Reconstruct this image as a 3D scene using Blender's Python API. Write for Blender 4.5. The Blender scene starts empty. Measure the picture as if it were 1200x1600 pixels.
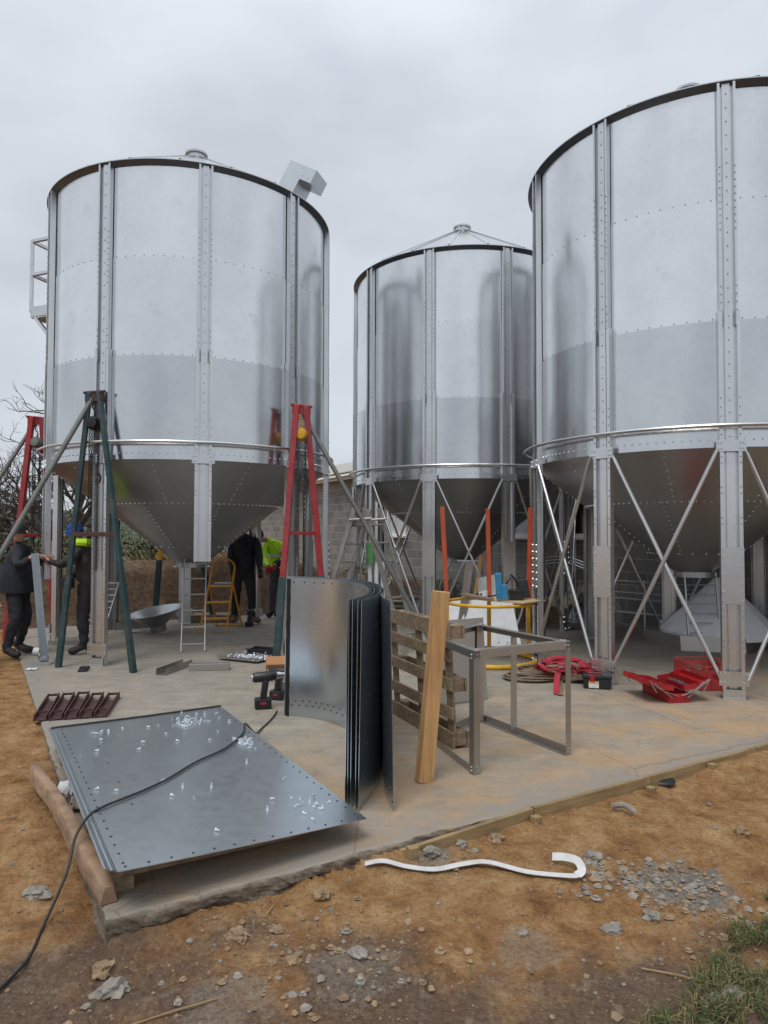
import bpy, bmesh, math, random
from mathutils import Vector, Matrix, noise
R_ = math.radians
random.seed(7)
S = bpy.context.scene
# ------------------------------------------------------------------ camera
cam_d = bpy.data.cameras.new('camera'); cam = bpy.data.objects.new('camera', cam_d)
S.collection.objects.link(cam); S.camera = cam
cam.location = (0, 0, 1.6)
cam.rotation_euler = (Matrix.Rotation(R_(90 + 1.781), 3, 'X') @ Matrix.Rotation(R_(0.144), 3, 'Z')).to_euler()
cam_d.sensor_fit = 'VERTICAL'; cam_d.sensor_height = 36; cam_d.lens = 36 * 1067.1 / 1600
cam_d.clip_start = 0.05; cam_d.clip_end = 2000
S.view_settings.view_transform = 'Standard'; S.view_settings.look = 'None'
S.view_settings.gamma = 1; S.view_settings.exposure = 0.0
# ------------------------------------------------------------------ sky
SUN_EL, SUN_AZ = 62, 205          # degrees; azimuth clockwise from +Y (behind the camera, a little left)
W = bpy.data.worlds.new("World"); S.world = W; W.use_nodes = True
nt = W.node_tree; nt.nodes.clear()
out = nt.nodes.new('ShaderNodeOutputWorld'); bg = nt.nodes.new('ShaderNodeBackground')
sky = nt.nodes.new('ShaderNodeTexSky'); sky.sky_type = 'NISHITA'; sky.sun_disc = False
sky.sun_elevation = R_(SUN_EL); sky.sun_rotation = R_(SUN_AZ)
tc = nt.nodes.new('ShaderNodeTexCoord'); mp = nt.nodes.new('ShaderNodeMapping'); mp.inputs['Scale'].default_value = (1, 1, 2.2)
nz = nt.nodes.new('ShaderNodeTexNoise'); nz.inputs['Scale'].default_value = 1.9; nz.inputs['Detail'].default_value = 4; nz.inputs['Roughness'].default_value = .5
cr = nt.nodes.new('ShaderNodeValToRGB')
cr.color_ramp.elements[0].position = .34; cr.color_ramp.elements[0].color = (5.6, 5.85, 6.5, 1)
cr.color_ramp.elements[1].position = .56; cr.color_ramp.elements[1].color = (7.1, 7.65, 8.25, 1)
sp = nt.nodes.new('ShaderNodeSeparateXYZ'); mr = nt.nodes.new('ShaderNodeMapRange')
mr.inputs['From Min'].default_value = .45; mr.inputs['From Max'].default_value = 1; mr.inputs['To Min'].default_value = 1; mr.inputs['To Max'].default_value = 1.8
mul = nt.nodes.new('ShaderNodeVectorMath'); mul.operation = 'SCALE'
mx = nt.nodes.new('ShaderNodeMix'); mx.data_type = 'RGBA'; mx.inputs[0].default_value = .9
L = nt.links.new
L(tc.outputs['Generated'], mp.inputs[0]); L(mp.outputs[0], nz.inputs[0]); L(nz.outputs[0], cr.inputs[0])
L(tc.outputs['Generated'], sp.inputs[0]); L(sp.outputs[2], mr.inputs[0])
L(cr.outputs[0], mul.inputs[0]); L(mr.outputs[0], mul.inputs[3])
L(sky.outputs[0], mx.inputs[6]); L(mul.outputs[0], mx.inputs[7]); L(mx.outputs[2], bg.inputs[0])
bg.inputs[1].default_value = .1; L(bg.outputs[0], out.inputs[0])
# ------------------------------------------------------------------ sun (overcast: weak and very soft)
sd = bpy.data.lights.new('sun', 'SUN'); so = bpy.data.objects.new('sun', sd); S.collection.objects.link(so)
sd.energy = 1.5; sd.angle = R_(22); sd.color = (1, .965, .91)
so.rotation_euler = (R_(90 - SUN_EL), 0, R_(180 - SUN_AZ))

# ================================================================== helpers
def ptext(n, links, scale, detail=4, rough=.55, vec=None):
    t = n.new('ShaderNodeTexNoise'); t.inputs['Scale'].default_value = scale
    t.inputs['Detail'].default_value = detail; t.inputs['Roughness'].default_value = rough
    if vec is not None: links.new(vec, t.inputs[0])
    return t.outputs[0]
def ramp(n, links, fac, stops):
    r = n.new('ShaderNodeValToRGB'); e = r.color_ramp.elements
    while len(e) < len(stops): e.new(.5)
    for i, (p, c) in enumerate(stops):
        e[i].position = p; e[i].color = (c[0], c[1], c[2], 1) if not isinstance(c, (int, float)) else (c, c, c, 1)
    links.new(fac, r.inputs[0]); return r.outputs[0]
def mixc(n, links, fac, a, b, mode='MIX'):
    m = n.new('ShaderNodeMix'); m.data_type = 'RGBA'; m.blend_type = mode
    for i, v in ((0, fac), (6, a), (7, b)):
        if isinstance(v, (int, float)): m.inputs[i].default_value = v
        elif isinstance(v, tuple): m.inputs[i].default_value = (v[0], v[1], v[2], 1)
        else: links.new(v, m.inputs[i])
    return m.outputs[2]
def math_(n, links, op, a, b=0.0, c=None):
    m = n.new('ShaderNodeMath'); m.operation = op
    for i, v in enumerate((a, b) if c is None else (a, b, c)):
        if isinstance(v, (int, float)): m.inputs[i].default_value = v
        else: links.new(v, m.inputs[i])
    return m.outputs[0]
def newmat(name):
    m = bpy.data.materials.new(name); m.use_nodes = True
    return m, m.node_tree.nodes, m.node_tree.links, m.node_tree.nodes['Principled BSDF']
def bump(n, l, b, h, strength, dist):
    bp = n.new('ShaderNodeBump'); bp.inputs['Strength'].default_value = strength; bp.inputs['Distance'].default_value = dist
    l.new(h, bp.inputs['Height']); l.new(bp.outputs[0], b.inputs['Normal'])
def objvec(n, l, scale=(1, 1, 1), obj=True):
    t = n.new('ShaderNodeTexCoord'); m = n.new('ShaderNodeMapping'); m.inputs['Scale'].default_value = scale
    if obj:
        l.new(t.outputs['Object'], m.inputs[0])
    else:
        g = n.new('ShaderNodeNewGeometry'); l.new(g.outputs['Position'], m.inputs[0])
    return m.outputs[0]
def galv(name, col, r0, r1, tint=.08, dirt=.25, bumpd=.0015):
    """galvanised sheet: metallic, softly streaked, dusty smudges, per-object tone"""
    m, n, l, b = newmat(name)
    v = objvec(n, l)
    oi = n.new('ShaderNodeObjectInfo')
    big = ptext(n, l, 2.3, 5, .6, v); fine = ptext(n, l, 55, 2, .5, v)
    streak = ptext(n, l, 1, 3, .6, objvec(n, l, (14, 14, .8)))
    c = tuple(col); d = tuple(x * .92 for x in col)
    cc = mixc(n, l, ramp(n, l, big, [(.38, 0), (.68, 1)]), c, d)
    cc = mixc(n, l, math_(n, l, 'MULTIPLY', fine, .25), cc, tuple(x * .75 for x in col))
    vsp = n.new('ShaderNodeTexVoronoi'); vsp.inputs['Scale'].default_value = 70; l.new(v, vsp.inputs['Vector'])
    sepc = n.new('ShaderNodeSeparateColor'); l.new(vsp.outputs['Color'], sepc.inputs[0])
    k = math_(n, l, 'MULTIPLY_ADD', oi.outputs['Random'], tint * 2, 1 - tint - .03)
    k = math_(n, l, 'MULTIPLY_ADD', sepc.outputs[0], .03, k)
    sc = n.new('ShaderNodeVectorMath'); sc.operation = 'SCALE'; l.new(cc, sc.inputs[0]); l.new(k, sc.inputs[3])
    # smudges: duller, dustier marks
    sm = ramp(n, l, ptext(n, l, 5.5, 8, .72, v), [(.57, 0), (.70, 1)])
    smf = math_(n, l, 'MULTIPLY', sm, dirt)
    cc2 = mixc(n, l, smf, sc.outputs[0], (.30, .29, .27))
    l.new(cc2, b.inputs['Base Color'])
    b.inputs['Metallic'].default_value = .96
    rr = math_(n, l, 'MULTIPLY_ADD', streak, (r1 - r0), r0)
    rr = math_(n, l, 'ADD', rr, math_(n, l, 'MULTIPLY', smf, .35))
    rr = math_(n, l, 'ADD', rr, math_(n, l, 'MULTIPLY_ADD', fine, .08, -.04))
    l.new(rr, b.inputs['Roughness'])
    h = math_(n, l, 'ADD', math_(n, l, 'MULTIPLY', big, 1.0), math_(n, l, 'MULTIPLY', streak, .25))
    bump(n, l, b, h, .35, bumpd * 4)
    return m
def plain(name, col, rough=.6, metal=0, var=.25, scale=12, bumps=.3, bd=.002, dirt=None, spec=.5):
    m, n, l, b = newmat(name)
    v = objvec(n, l)
    f = ptext(n, l, scale, 5, .6, v)
    c = mixc(n, l, ramp(n, l, f, [(.3, 0), (.7, 1)]), tuple(x * (1 - var) for x in col), tuple(min(1, x * (1 + var)) for x in col))
    if dirt:
        c = mixc(n, l, math_(n, l, 'MULTIPLY', ramp(n, l, ptext(n, l, scale * .5, 7, .7, v), [(.48, 0), (.66, 1)]), dirt[1]), c, dirt[0])
    l.new(c, b.inputs['Base Color']); b.inputs['Roughness'].default_value = rough; b.inputs['Metallic'].default_value = metal
    b.inputs['Specular IOR Level'].default_value = spec
    bump(n, l, b, f, bumps, bd)
    return m
def wood(name, c1, c2, grain=(3, 30, 30), rough=.75):
    m, n, l, b = newmat(name)
    f = ptext(n, l, 1.0, 6, .65, objvec(n, l, grain)); g = ptext(n, l, 3, 4, .6, objvec(n, l))
    k = ptext(n, l, 9, 3, .6, objvec(n, l, (1, 1.6, 1)))
    c = mixc(n, l, ramp(n, l, f, [(.35, 0), (.65, 1)]), c1, c2)
    c = mixc(n, l, math_(n, l, 'MULTIPLY', ramp(n, l, g, [(.45, 0), (.75, 1)]), .5), c, tuple(x * .5 for x in c1))
    c = mixc(n, l, ramp(n, l, k, [(.70, 0), (.76, .8)]), c, tuple(x * .3 for x in c1))
    l.new(c, b.inputs['Base Color']); b.inputs['Roughness'].default_value = rough
    bump(n, l, b, f, .5, .004)
    return m
M = {}
M['sheet'] = galv('galvanised_sheet', (.815, .825, .835), .17, .25, .04, .20)
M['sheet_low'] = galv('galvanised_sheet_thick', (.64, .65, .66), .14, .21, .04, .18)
M['post'] = galv('galvanised_post', (.68, .69, .70), .24, .34, .05, .15, .00012)
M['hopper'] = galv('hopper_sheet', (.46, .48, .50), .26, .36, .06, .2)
M['duct'] = galv('duct_sheet_metal', (.56, .60, .62), .30, .40, .03, .15, .0001)
M['eave'] = galv('eave_shade_metal', (.13, .15, .18), .4, .5, .03, .2)  # galvanised eave lip, its underside shade put into this dark colour
M['flat'] = galv('flat_sheet_metal', (.72, .78, .815), .25, .36, .05, .13, .0008)
M['curl'] = galv('curled_sheet_metal', (.60, .66, .71), .20, .29, .05, .12, .001)
M['frame'] = galv('frame_metal', (.47, .445, .41), .36, .50, .06, .3, .0001)
M['bolt'] = plain('bolt_zinc', (.62, .64, .66), .35, 1, .1)
M['bolt_dark'] = plain('bolt_head_grey', (.30, .32, .34), .5, .9, .1)
M['bolt_bright'] = plain('loose_bolt_zinc', (.62, .66, .70), .5, .6, .1)
M['hole'] = plain('dark_hole', (.02, .02, .022), .8, 0, .1)
M['black_rubber'] = plain('black_rubber', (.012, .012, .013), .5, 0, .3)
M['black_plastic'] = plain('black_plastic', (.015, .016, .018), .38, 0, .3)
M['red_paint'] = plain('red_paint', (.32, .02, .026), .42, 0, .25, 6, .3, .001, ((.12, .07, .06), .55))
M['orange_paint'] = plain('orange_red_paint', (.52, .075, .025), .5, 0, .25, 6, .3, .001, ((.16, .08, .05), .55))
M['green_paint'] = plain('dark_green_paint', (.016, .048, .052), .45, 0, .25, 6, .3, .001, ((.09, .09, .085), .5))
M['grey_pipe'] = plain('weathered_pipe', (.21, .22, .21), .5, .5, .25, 7, .3, .001, ((.12, .09, .06), .5))
M['yellow_paint'] = plain('yellow_paint', (.70, .38, .015), .45, 0, .2, 6, .3, .001, ((.2, .13, .05), .5))
M['ladder_yellow'] = plain('ladder_orange_yellow', (.62, .26, .02), .45, 0, .2, 8)
M['alu'] = plain('aluminium', (.40, .39, .37), .5, .6, .15, 20)
M['chain'] = plain('chain_steel', (.05, .045, .042), .45, .8, .3, 40)
M['rust'] = plain('rusty_dark_steel', (.09, .042, .035), .7, .3, .4, 15)
M['rustred'] = plain('red_oxide_steel', (.085, .036, .033), .6, .2, .35, 12, .3, .001, ((.07, .05, .045), .6))
M['wood_new'] = wood('sawn_timber', (.45, .23, .085), (.60, .36, .16), (28, 28, 1.6))
M['wood_old'] = wood('weathered_timber', (.17, .115, .07), (.34, .25, .165), (3, 30, 30))
M['wood_beam'] = wood('bowed_timber', (.20, .12, .075), (.40, .27, .17), (6, 6, 20))
M['wood_form'] = wood('formwork_timber', (.20, .135, .065), (.34, .235, .115), (5, 5, 40))
M['plywood'] = wood('plywood_board', (.50, .36, .19), (.60, .46, .27), (4, 20, 20))
M['white_plastic'] = plain('white_plastic', (.72, .74, .76), .45, 0, .1, 9)
M['white_strap'] = plain('white_webbing', (.60, .60, .60), .8, 0, .12, 30, .6, .004, ((.36, .27, .18), .5))
M['tan_strap'] = plain('tan_webbing', (.20, .14, .085), .85, 0, .3, 15)
M['red_strap'] = plain('red_webbing', (.36, .025, .04), .75, 0, .3, 14)
M['cardboard'] = plain('cardboard', (.42, .21, .10), .85, 0, .15, 8)
M['blue_plastic'] = plain('blue_plastic', (.03, .22, .42), .45, 0, .2, 10)
M['white_paint'] = plain('white_window_paint', (.72, .72, .70), .5, 0, .08, 8)
M['crate_red'] = plain('red_crate_plastic', (.46, .05, .05), .4, 0, .25, 8, .2, .001, ((.25, .08, .07), .5))
M['tool_red'] = plain('red_toolbox_enamel', (.38, .016, .022), .35, .1, .2, 9, .2, .001, ((.2, .03, .03), .4))
M['label'] = plain('label_white', (.7, .68, .63), .6, 0, .1, 40)
M['label_orange'] = plain('label_orange', (.7, .3, .05), .6)
M['skin'] = plain('skin', (.45, .24, .17), .55, 0, .15, 20)
M['cloth_black'] = plain('black_cloth', (.017, .019, .028), .85, 0, .5, 9, .8, .02)
M['cloth_trouser'] = plain('charcoal_trousers', (.020, .020, .024), .85, 0, .5, 9, .8, .02)
M['cloth_grey'] = plain('grey_trousers', (.055, .055, .068), .85, 0, .5, 9, .8, .02)
M['cloth_navy'] = plain('navy_cloth', (.012, .014, .035), .85, 0, .5, 9, .8, .02)
M['cloth_brown'] = plain('brown_black_cloth', (.034, .029, .028), .85, 0, .5, 9, .8, .02)
M['hiviz'] = plain('hi_vis_yellow', (.50, .85, .02), .7, 0, .2, 9, .8, .015)
M['reflective'] = plain('reflective_tape', (.50, .52, .52), .5, .2)
M['leather'] = plain('brown_leather', (.12, .07, .04), .6)
M['boot_black'] = plain('dark_boot', (.02, .018, .016), .6)
M['bark'] = plain('bark', (.085, .070, .060), .9, 0, .35, 20, .6, .01)
M['stone'] = plain('clay_clod', (.27, .185, .11), .95, 0, .35, 9, .9, .02)
M['stone_grey'] = plain('mortar_lump', (.25, .225, .19), .95, 0, .35, 9, .9, .02)

COL = S.collection
def link(o): COL.objects.link(o); return o
def empty(name, loc, rz=0, label=None, cat=None, group=None):
    o = bpy.data.objects.new(name, None); o.empty_display_size = .1; link(o)
    o.location = loc; o.rotation_euler = (0, 0, rz)
    if label: tag(o, label, cat, group)
    return o
def tag(o, label=None, cat=None, group=None, kind=None):
    if label: o['label'] = label
    if cat: o['category'] = cat
    if group: o['group'] = group
    if kind: o['kind'] = kind
    return o
def kids(o): return [c for c in list(bpy.data.objects) if c.parent == o]
CH = {}
def copy_tree(o, parent=None):
    c = o.copy(); link(c); c.parent = parent
    for ch in CH.get(o.name, []): 
        d = copy_tree(ch, c)
        CH.setdefault(c.name, []).append(d)
    return c
def setpar(o, p):
    o.parent = p; CH.setdefault(p.name, []).append(o)
def root_of(o):
    while o.parent: o = o.parent
    return o
class MB:
    def __init__(s): s.v = []; s.f = []; s.m = []; s.cur = 0
    def add(s, vs, fs):
        b = len(s.v); s.v += [tuple(x) for x in vs]; s.f += [tuple(b + i for i in f) for f in fs]; s.m += [s.cur] * len(fs)
        return s
    def box(s, c, size, rot=None):
        x, y, z = [k / 2 for k in size]; c = Vector(c)
        vs = [Vector((i * x, j * y, k * z)) for k in (-1, 1) for j in (-1, 1) for i in (-1, 1)]
        if rot is not None: vs = [rot @ q for q in vs]
        return s.add([q + c for q in vs], [(0, 2, 3, 1), (4, 5, 7, 6), (0, 1, 5, 4), (2, 6, 7, 3), (0, 4, 6, 2), (1, 3, 7, 5)])
    def bar(s, a, b, w, h, up=(0, 0, 1)):
        a, b = Vector(a), Vector(b); z = (b - a); ln = z.length; z.normalize(); up = Vector(up)
        if abs(z.dot(up)) > .98: up = Vector((0, 1, 0))
        x = up.cross(z).normalized(); y = z.cross(x)
        return s.box((a + b) / 2, (w, h, ln), Matrix((x, y, z)).transposed())
    def tube(s, pts, r, n=10, cap=True, closed=False, rs=None):
        pts = [Vector(p) for p in pts]; k = len(pts); b = len(s.v); prev = None
        for i, p in enumerate(pts):
            if closed: t = (pts[(i + 1) % k] - pts[i - 1])
            else: t = pts[min(i + 1, k - 1)] - pts[max(i - 1, 0)]
            t.normalize()
            if prev is None:
                u = Vector((0, 0, 1)) if abs(t.z) < .9 else Vector((1, 0, 0)); x = u.cross(t).normalized()
            else:
                x = (prev - t * prev.dot(t)).normalized()
            prev = x; y = t.cross(x); rr = rs[i] if rs else r
            for j in range(n):
                a = 2 * math.pi * j / n; s.v.append(tuple(p + rr * (math.cos(a) * x + math.sin(a) * y)))
        for i in range(k if closed else k - 1):
            for j in range(n):
                i2 = (i + 1) % k; j2 = (j + 1) % n
                s.f.append((b + i * n + j, b + i * n + j2, b + i2 * n + j2, b + i2 * n + j)); s.m.append(s.cur)
        if cap and not closed:
            s.f.append(tuple(b + j for j in range(n))[::-1]); s.f.append(tuple(b + (k - 1) * n + j for j in range(n))); s.m += [s.cur] * 2
        return s
    def prism(s, poly, a, b):
        """poly: 3D points; extruded from offset a to offset b (vectors)"""
        n = len(poly); a, b = Vector(a), Vector(b)
        vs = [Vector(p) + a for p in poly] + [Vector(p) + b for p in poly]
        return s.add(vs, [tuple(range(n))[::-1], tuple(range(n, 2 * n))] + [(i, (i + 1) % n, n + (i + 1) % n, n + i) for i in range(n)])
    def lathe(s, prof, n=32, c=(0, 0, 0), a0=0, a1=2 * math.pi):
        full = abs(a1 - a0 - 2 * math.pi) < 1e-6; k = n if full else n + 1; b = len(s.v); P = len(prof)
        for i in range(k):
            a = a0 + (a1 - a0) * i / n
            for r, z in prof: s.v.append((c[0] + r * math.cos(a), c[1] + r * math.sin(a), c[2] + z))
        for i in range(n):
            i2 = (i + 1) % k
            for j in range(P - 1):
                s.f.append((b + i * P + j, b + i2 * P + j, b + i2 * P + j + 1, b + i * P + j + 1)); s.m.append(s.cur)
        return s
    def bolt(s, p, nrm, r=.009, h=.007, n=6):
        p = Vector(p); z = Vector(nrm).normalized(); u = Vector((0, 0, 1)) if abs(z.z) < .9 else Vector((1, 0, 0))
        x = u.cross(z).normalized(); y = z.cross(x)
        vs = [p + r * (math.cos(2 * math.pi * i / n) * x + math.sin(2 * math.pi * i / n) * y) for i in range(n)]
        vs += [q + z * h - (q - p) * .25 for q in vs]
        return s.add(vs, [tuple(range(n, 2 * n))] + [(i, (i + 1) % n, n + (i + 1) % n, n + i) for i in range(n)])
    def ribbon(s, pts, w, th=.003, up=(0, 0, 1)):
        pts = [Vector(p) for p in pts]; up = Vector(up); b = len(s.v); k = len(pts)
        for i, p in enumerate(pts):
            t = (pts[min(i + 1, k - 1)] - pts[max(i - 1, 0)]).normalized(); sd_ = t.cross(up)
            sd_ = sd_.normalized() if sd_.length > 1e-4 else Vector((1, 0, 0)); nn = sd_.cross(t)
            for q in (-1, 1):
                s.v.append(tuple(p + sd_ * q * w / 2)); s.v.append(tuple(p + sd_ * q * w / 2 + nn * th))
        for i in range(k - 1):
            a = b + i * 4; c = a + 4
            for f in ((a, c, c + 2, a + 2), (a + 1, a + 3, c + 3, c + 1), (a, a + 1, c + 1, c), (a + 2, c + 2, c + 3, a + 3)): s.f.append(f); s.m.append(s.cur)
        s.f += [(b, b + 2, b + 3, b + 1), (b + k * 4 - 4, b + k * 4 - 3, b + k * 4 - 1, b + k * 4 - 2)]; s.m += [s.cur] * 2
        return s
    def build(s, name, mat, parent=None, smooth=False, solid=0, bevel=0, org=None):
        me = bpy.data.meshes.new(name); vs = s.v
        if parent is not None and org is None:
            rt = root_of(parent); mi = (Matrix.Translation(rt.location) @ rt.rotation_euler.to_matrix().to_4x4()).inverted() if not getattr(s, 'local', False) else Matrix()
            vs = [tuple(mi @ Vector(q)) for q in vs]; loc = (0, 0, 0)
        elif parent is None:
            xs, ys, zs = zip(*vs); loc = ((min(xs) + max(xs)) / 2, (min(ys) + max(ys)) / 2, min(zs)) if org is None else org
            vs = [(q[0] - loc[0], q[1] - loc[1], q[2] - loc[2]) for q in vs]
        else: loc = (0, 0, 0)
        me.from_pydata(vs, [], s.f)
        for mm in (mat if isinstance(mat, (list, tuple)) else [mat]): me.materials.append(mm)
        me.polygons.foreach_set('material_index', s.m)
        if smooth: me.polygons.foreach_set('use_smooth', [True] * len(me.polygons))
        bm = bmesh.new(); bm.from_mesh(me); bmesh.ops.recalc_face_normals(bm, faces=bm.faces); bm.to_mesh(me); bm.free()
        if smooth:
            try: me.set_sharp_from_angle(angle=R_(38))
            except Exception: pass
        o = bpy.data.objects.new(name, me); link(o); o.location = loc
        if parent is not None: setpar(o, parent)
        if solid:
            q = o.modifiers.new('thickness', 'SOLIDIFY'); q.thickness = solid; q.offset = 0
            q = o.modifiers.new('split', 'EDGE_SPLIT'); q.split_angle = R_(45)
        if bevel:
            q = o.modifiers.new('edge', 'BEVEL'); q.width = bevel; q.segments = 2; q.limit_method = 'ANGLE'; q.angle_limit = R_(50)
        return o
def local(mb): mb.local = True; return mb
def curve(pts, n=8):
    """Catmull-Rom through pts"""
    P = [Vector(p) for p in pts]; out_ = []
    for i in range(len(P) - 1):
        p0 = P[max(i - 1, 0)]; p1 = P[i]; p2 = P[i + 1]; p3 = P[min(i + 2, len(P) - 1)]
        for j in range(n):
            t = j / n
            out_.append(.5 * ((2 * p1) + (p2 - p0) * t + (2 * p0 - 5 * p1 + 4 * p2 - p3) * t * t + (3 * p1 - p0 - 3 * p2 + p3) * t ** 3))
    out_.append(P[-1]); return out_

# ================================================================== slab frame
C0 = Vector((-1.145, 2.875, 0)); SA = R_(30.7)
U = Vector((math.cos(SA), math.sin(SA), 0)); V = Vector((-math.sin(SA), math.cos(SA), 0))
def sl(u, v, z=0): return C0 + U * u + V * v + Vector((0, 0, z))
def uv_of(x, y):
    d = Vector((x, y, 0)) - C0; return d.dot(U), d.dot(V)
def sstep(a, b, x):
    t = max(0, min(1, (x - a) / (b - a))); return t * t * (3 - 2 * t)
SLAB_U, SLAB_V = 9.3, 9.75
_pr = random.Random(77); PRINTS = []
for _ in range(70):
    _x, _y, _a = _pr.uniform(-3.4, 3.2), _pr.uniform(1.7, 6.5), _pr.gauss(.5, .5)
    if _x < -1.4: _a = _pr.gauss(2.1, .3)
    PRINTS.append((_x, _y, math.cos(_a), math.sin(_a)))
def soil_z(x, y):
    u, v = uv_of(x, y)
    base = -.115
    if u < .5 and v > 0: base = -.115 + .10 * sstep(.5, 4.5, v)
    if v < .5 and u > 0: base = -.115 + .045 * sstep(1.5, 4.5, u)
    nz_ = noise.noise(Vector((x * .8, y * .8, 0))) * .045 + noise.noise(Vector((x * 2.6, y * 2.6, 3))) * .025
    near = 1 if (y < 9 and abs(x) < 8) else .4
    n2 = (noise.noise(Vector((x * 8, y * 8, 7))) * .018 + noise.ridged_multi_fractal(Vector((x * 5, y * 5, 5)), 1.0, 2.1, 4, 1.0, 2.0) * .008 +
          noise.noise(Vector((x * 24, y * 24, 1))) * .009 + noise.noise(Vector((x * 55, y * 55, 9))) * .003) * near
    z = base + nz_ + n2
    if -.5 < v < 0 and u > 0: z += .075 * max(0, noise.noise(Vector((u * 2.3, v * 5, 8))) + .15) * (1 - abs(v) / .5) ** 1.5 + .03 * math.exp(v / .08)
    if u > 0 and v < 0: z += .075 * math.exp(-((u - 1.35) / .14) ** 2 - ((v + .04) / .10) ** 2)
    if near == 1:
        for (px, py, ca, sa) in PRINTS:
            dx, dy = x - px, y - py
            if dx * dx + dy * dy < .04:
                a_1 = (dx * ca + dy * sa) / .135; b_1 = (-dx * sa + dy * ca) / .05; q = a_1 * a_1 + b_1 * b_1
                if q < 1.9: z += -.016 * max(0, 1 - q ** 2) + (.007 * math.exp(-((q - 1.25) / .3) ** 2)) + (.003 * math.sin(a_1 * 22) if q < .8 else 0)
    # rubble patch lumps
    for (px, py, pr, hh) in ((1.42, 3.3, .36, .02), (.25, 3.62, .25, .012), (-.1, 2.6, .3, .015), (-.45, 2.35, .35, .012)):
        d = math.hypot(x - px, y - py) / pr
        if d < 1: z += hh * (1 - d) * (1 + 1.8 * noise.noise(Vector((x * 30, y * 30, 2))))
    # scooped hollow in front of slab corner
    z -= .035 * max(0, 1 - math.hypot(x + 1.0, y - 2.55) / .5)
    if .05 < u < SLAB_U + 8 and .05 < v < SLAB_V and not (u > SLAB_U + .2): z = min(z, -.3)
    elif -.3 < u < SLAB_U and -.3 < v < SLAB_V + .3: z = min(z, -.012 if u < 0 else -.03)
    return z
def axis(dense0, dense1, step, lo, hi, g=1.13):
    a = [dense0 + i * step for i in range(int(round((dense1 - dense0) / step)) + 1)]
    s = step; x = a[-1]
    while x < hi: s *= g; x += s; a.append(x)
    s = step; x = a[0]; pre = []
    while x > lo: s *= g; x -= s; pre.append(x)
    return pre[::-1] + a
def make_soil_mat():
    m, n, l, b = newmat('sandy_soil')
    g = n.new('ShaderNodeNewGeometry'); P = g.outputs['Position']
    n1 = ptext(n, l, 1.3, 8, .65, P); n2 = ptext(n, l, 6, 8, .7, P); n3 = ptext(n, l, 45, 6, .7, P); n4 = ptext(n, l, 160, 3, .6, P)
    c = ramp(n, l, n2, [(.28, (.20, .092, .034)), (.47, (.44, .235, .095)), (.66, (.62, .40, .20))])
    c = mixc(n, l, ramp(n, l, n3, [(.33, .65), (.50, 0)]), c, (.19, .10, .05))
    c = mixc(n, l, ramp(n, l, n3, [(.60, 0), (.74, .7)]), c, (.50, .36, .22))
    # trodden darker, purplish brown earth towards the near verge
    sep = n.new('ShaderNodeSeparateXYZ'); l.new(P, sep.inputs[0])
    ymask = math_(n, l, 'MULTIPLY_ADD', sep.outputs[1], -1.7, 5.6)
    ymask = math_(n, l, 'ADD', ymask, math_(n, l, 'MULTIPLY_ADD', n1, 5.0, -2.9))
    ymc = ramp(n, l, ymask, [(.15, 0), (.85, .88)])
    dk = ramp(n, l, n3, [(.3, (.105, .066, .048)), (.7, (.25, .175, .13))])
    dk = mixc(n, l, ramp(n, l, ptext(n, l, 11, 6, .7, P), [(.56, 0), (.66, .8)]), dk, (.36, .29, .22))
    c = mixc(n, l, ymc, c, dk)
    # grey mortar spill patches
    def patch(cx, cy, r, col, k=1.0):
        nonlocal c
        vm = n.new('ShaderNodeVectorMath'); vm.operation = 'DISTANCE'; l.new(P, vm.inputs[0]); vm.inputs[1].default_value = (cx, cy, -.12)
        d = math_(n, l, 'MULTIPLY_ADD', n2, -r * 2.4, vm.outputs['Value'])
        d = math_(n, l, 'MULTIPLY_ADD', n3, -r * .5, d)
        d = math_(n, l, 'ADD', d, r * 1.45)
        c = mixc(n, l, ramp(n, l, math_(n, l, 'DIVIDE', d, r), [(.72, k), (.98, 0)]), c, col)
    gr = ramp(n, l, n3, [(.3, (.17, .145, .12)), (.5, (.31, .27, .23)), (.7, (.46, .40, .34))])
    patch(1.40, 3.32, .30, gr); patch(.22, 3.62, .15, gr, .7); patch(-.1, 2.72, .2, gr, .5); patch(-.55, 2.5, .2, gr, .5); patch(-1.9, 2.2, .2, gr, .45)
    patch(.6, 2.85, .16, gr, .4)
    vo = n.new('ShaderNodeTexVoronoi'); vo.inputs['Scale'].default_value = 38; l.new(P, vo.inputs['Vector'])
    c = mixc(n, l, ramp(n, l, vo.outputs['Distance'], [(.10, .55), (.20, 0)]), c, (.52, .43, .33))
    l.new(c, b.inputs['Base Color']); b.inputs['Roughness'].default_value = .95; b.inputs['Specular IOR Level'].default_value = .2
    h = math_(n, l, 'ADD', math_(n, l, 'MULTIPLY', n2, 1.0), math_(n, l, 'MULTIPLY', n3, .9)); h = math_(n, l, 'ADD', h, math_(n, l, 'MULTIPLY', n4, .35))
    bump(n, l, b, h, .9, .055)
    return m
M['soil'] = make_soil_mat()
def grid_mesh(name, xs, ys, fz, mat, kind=None, tf=None):
    nx, ny = len(xs), len(ys); mb = MB()
    for y in ys:
        for x in xs:
            p = (x, y, fz(x, y)); mb.v.append(tf(p) if tf else p)
    for j in range(ny - 1):
        for i in range(nx - 1):
            a = j * nx + i; mb.f.append((a, a + 1, a + nx + 1, a + nx)); mb.m.append(0)
    o = mb.build(name, mat, smooth=True, org=(0, 0, 0))
    if kind: tag(o, kind=kind)
    return o
grid_mesh('ground', axis(-4.2, 3.8, .028, -420, 420), axis(1.5, 8.6, .028, -30, 700), soil_z, M['soil'], 'structure')

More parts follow.
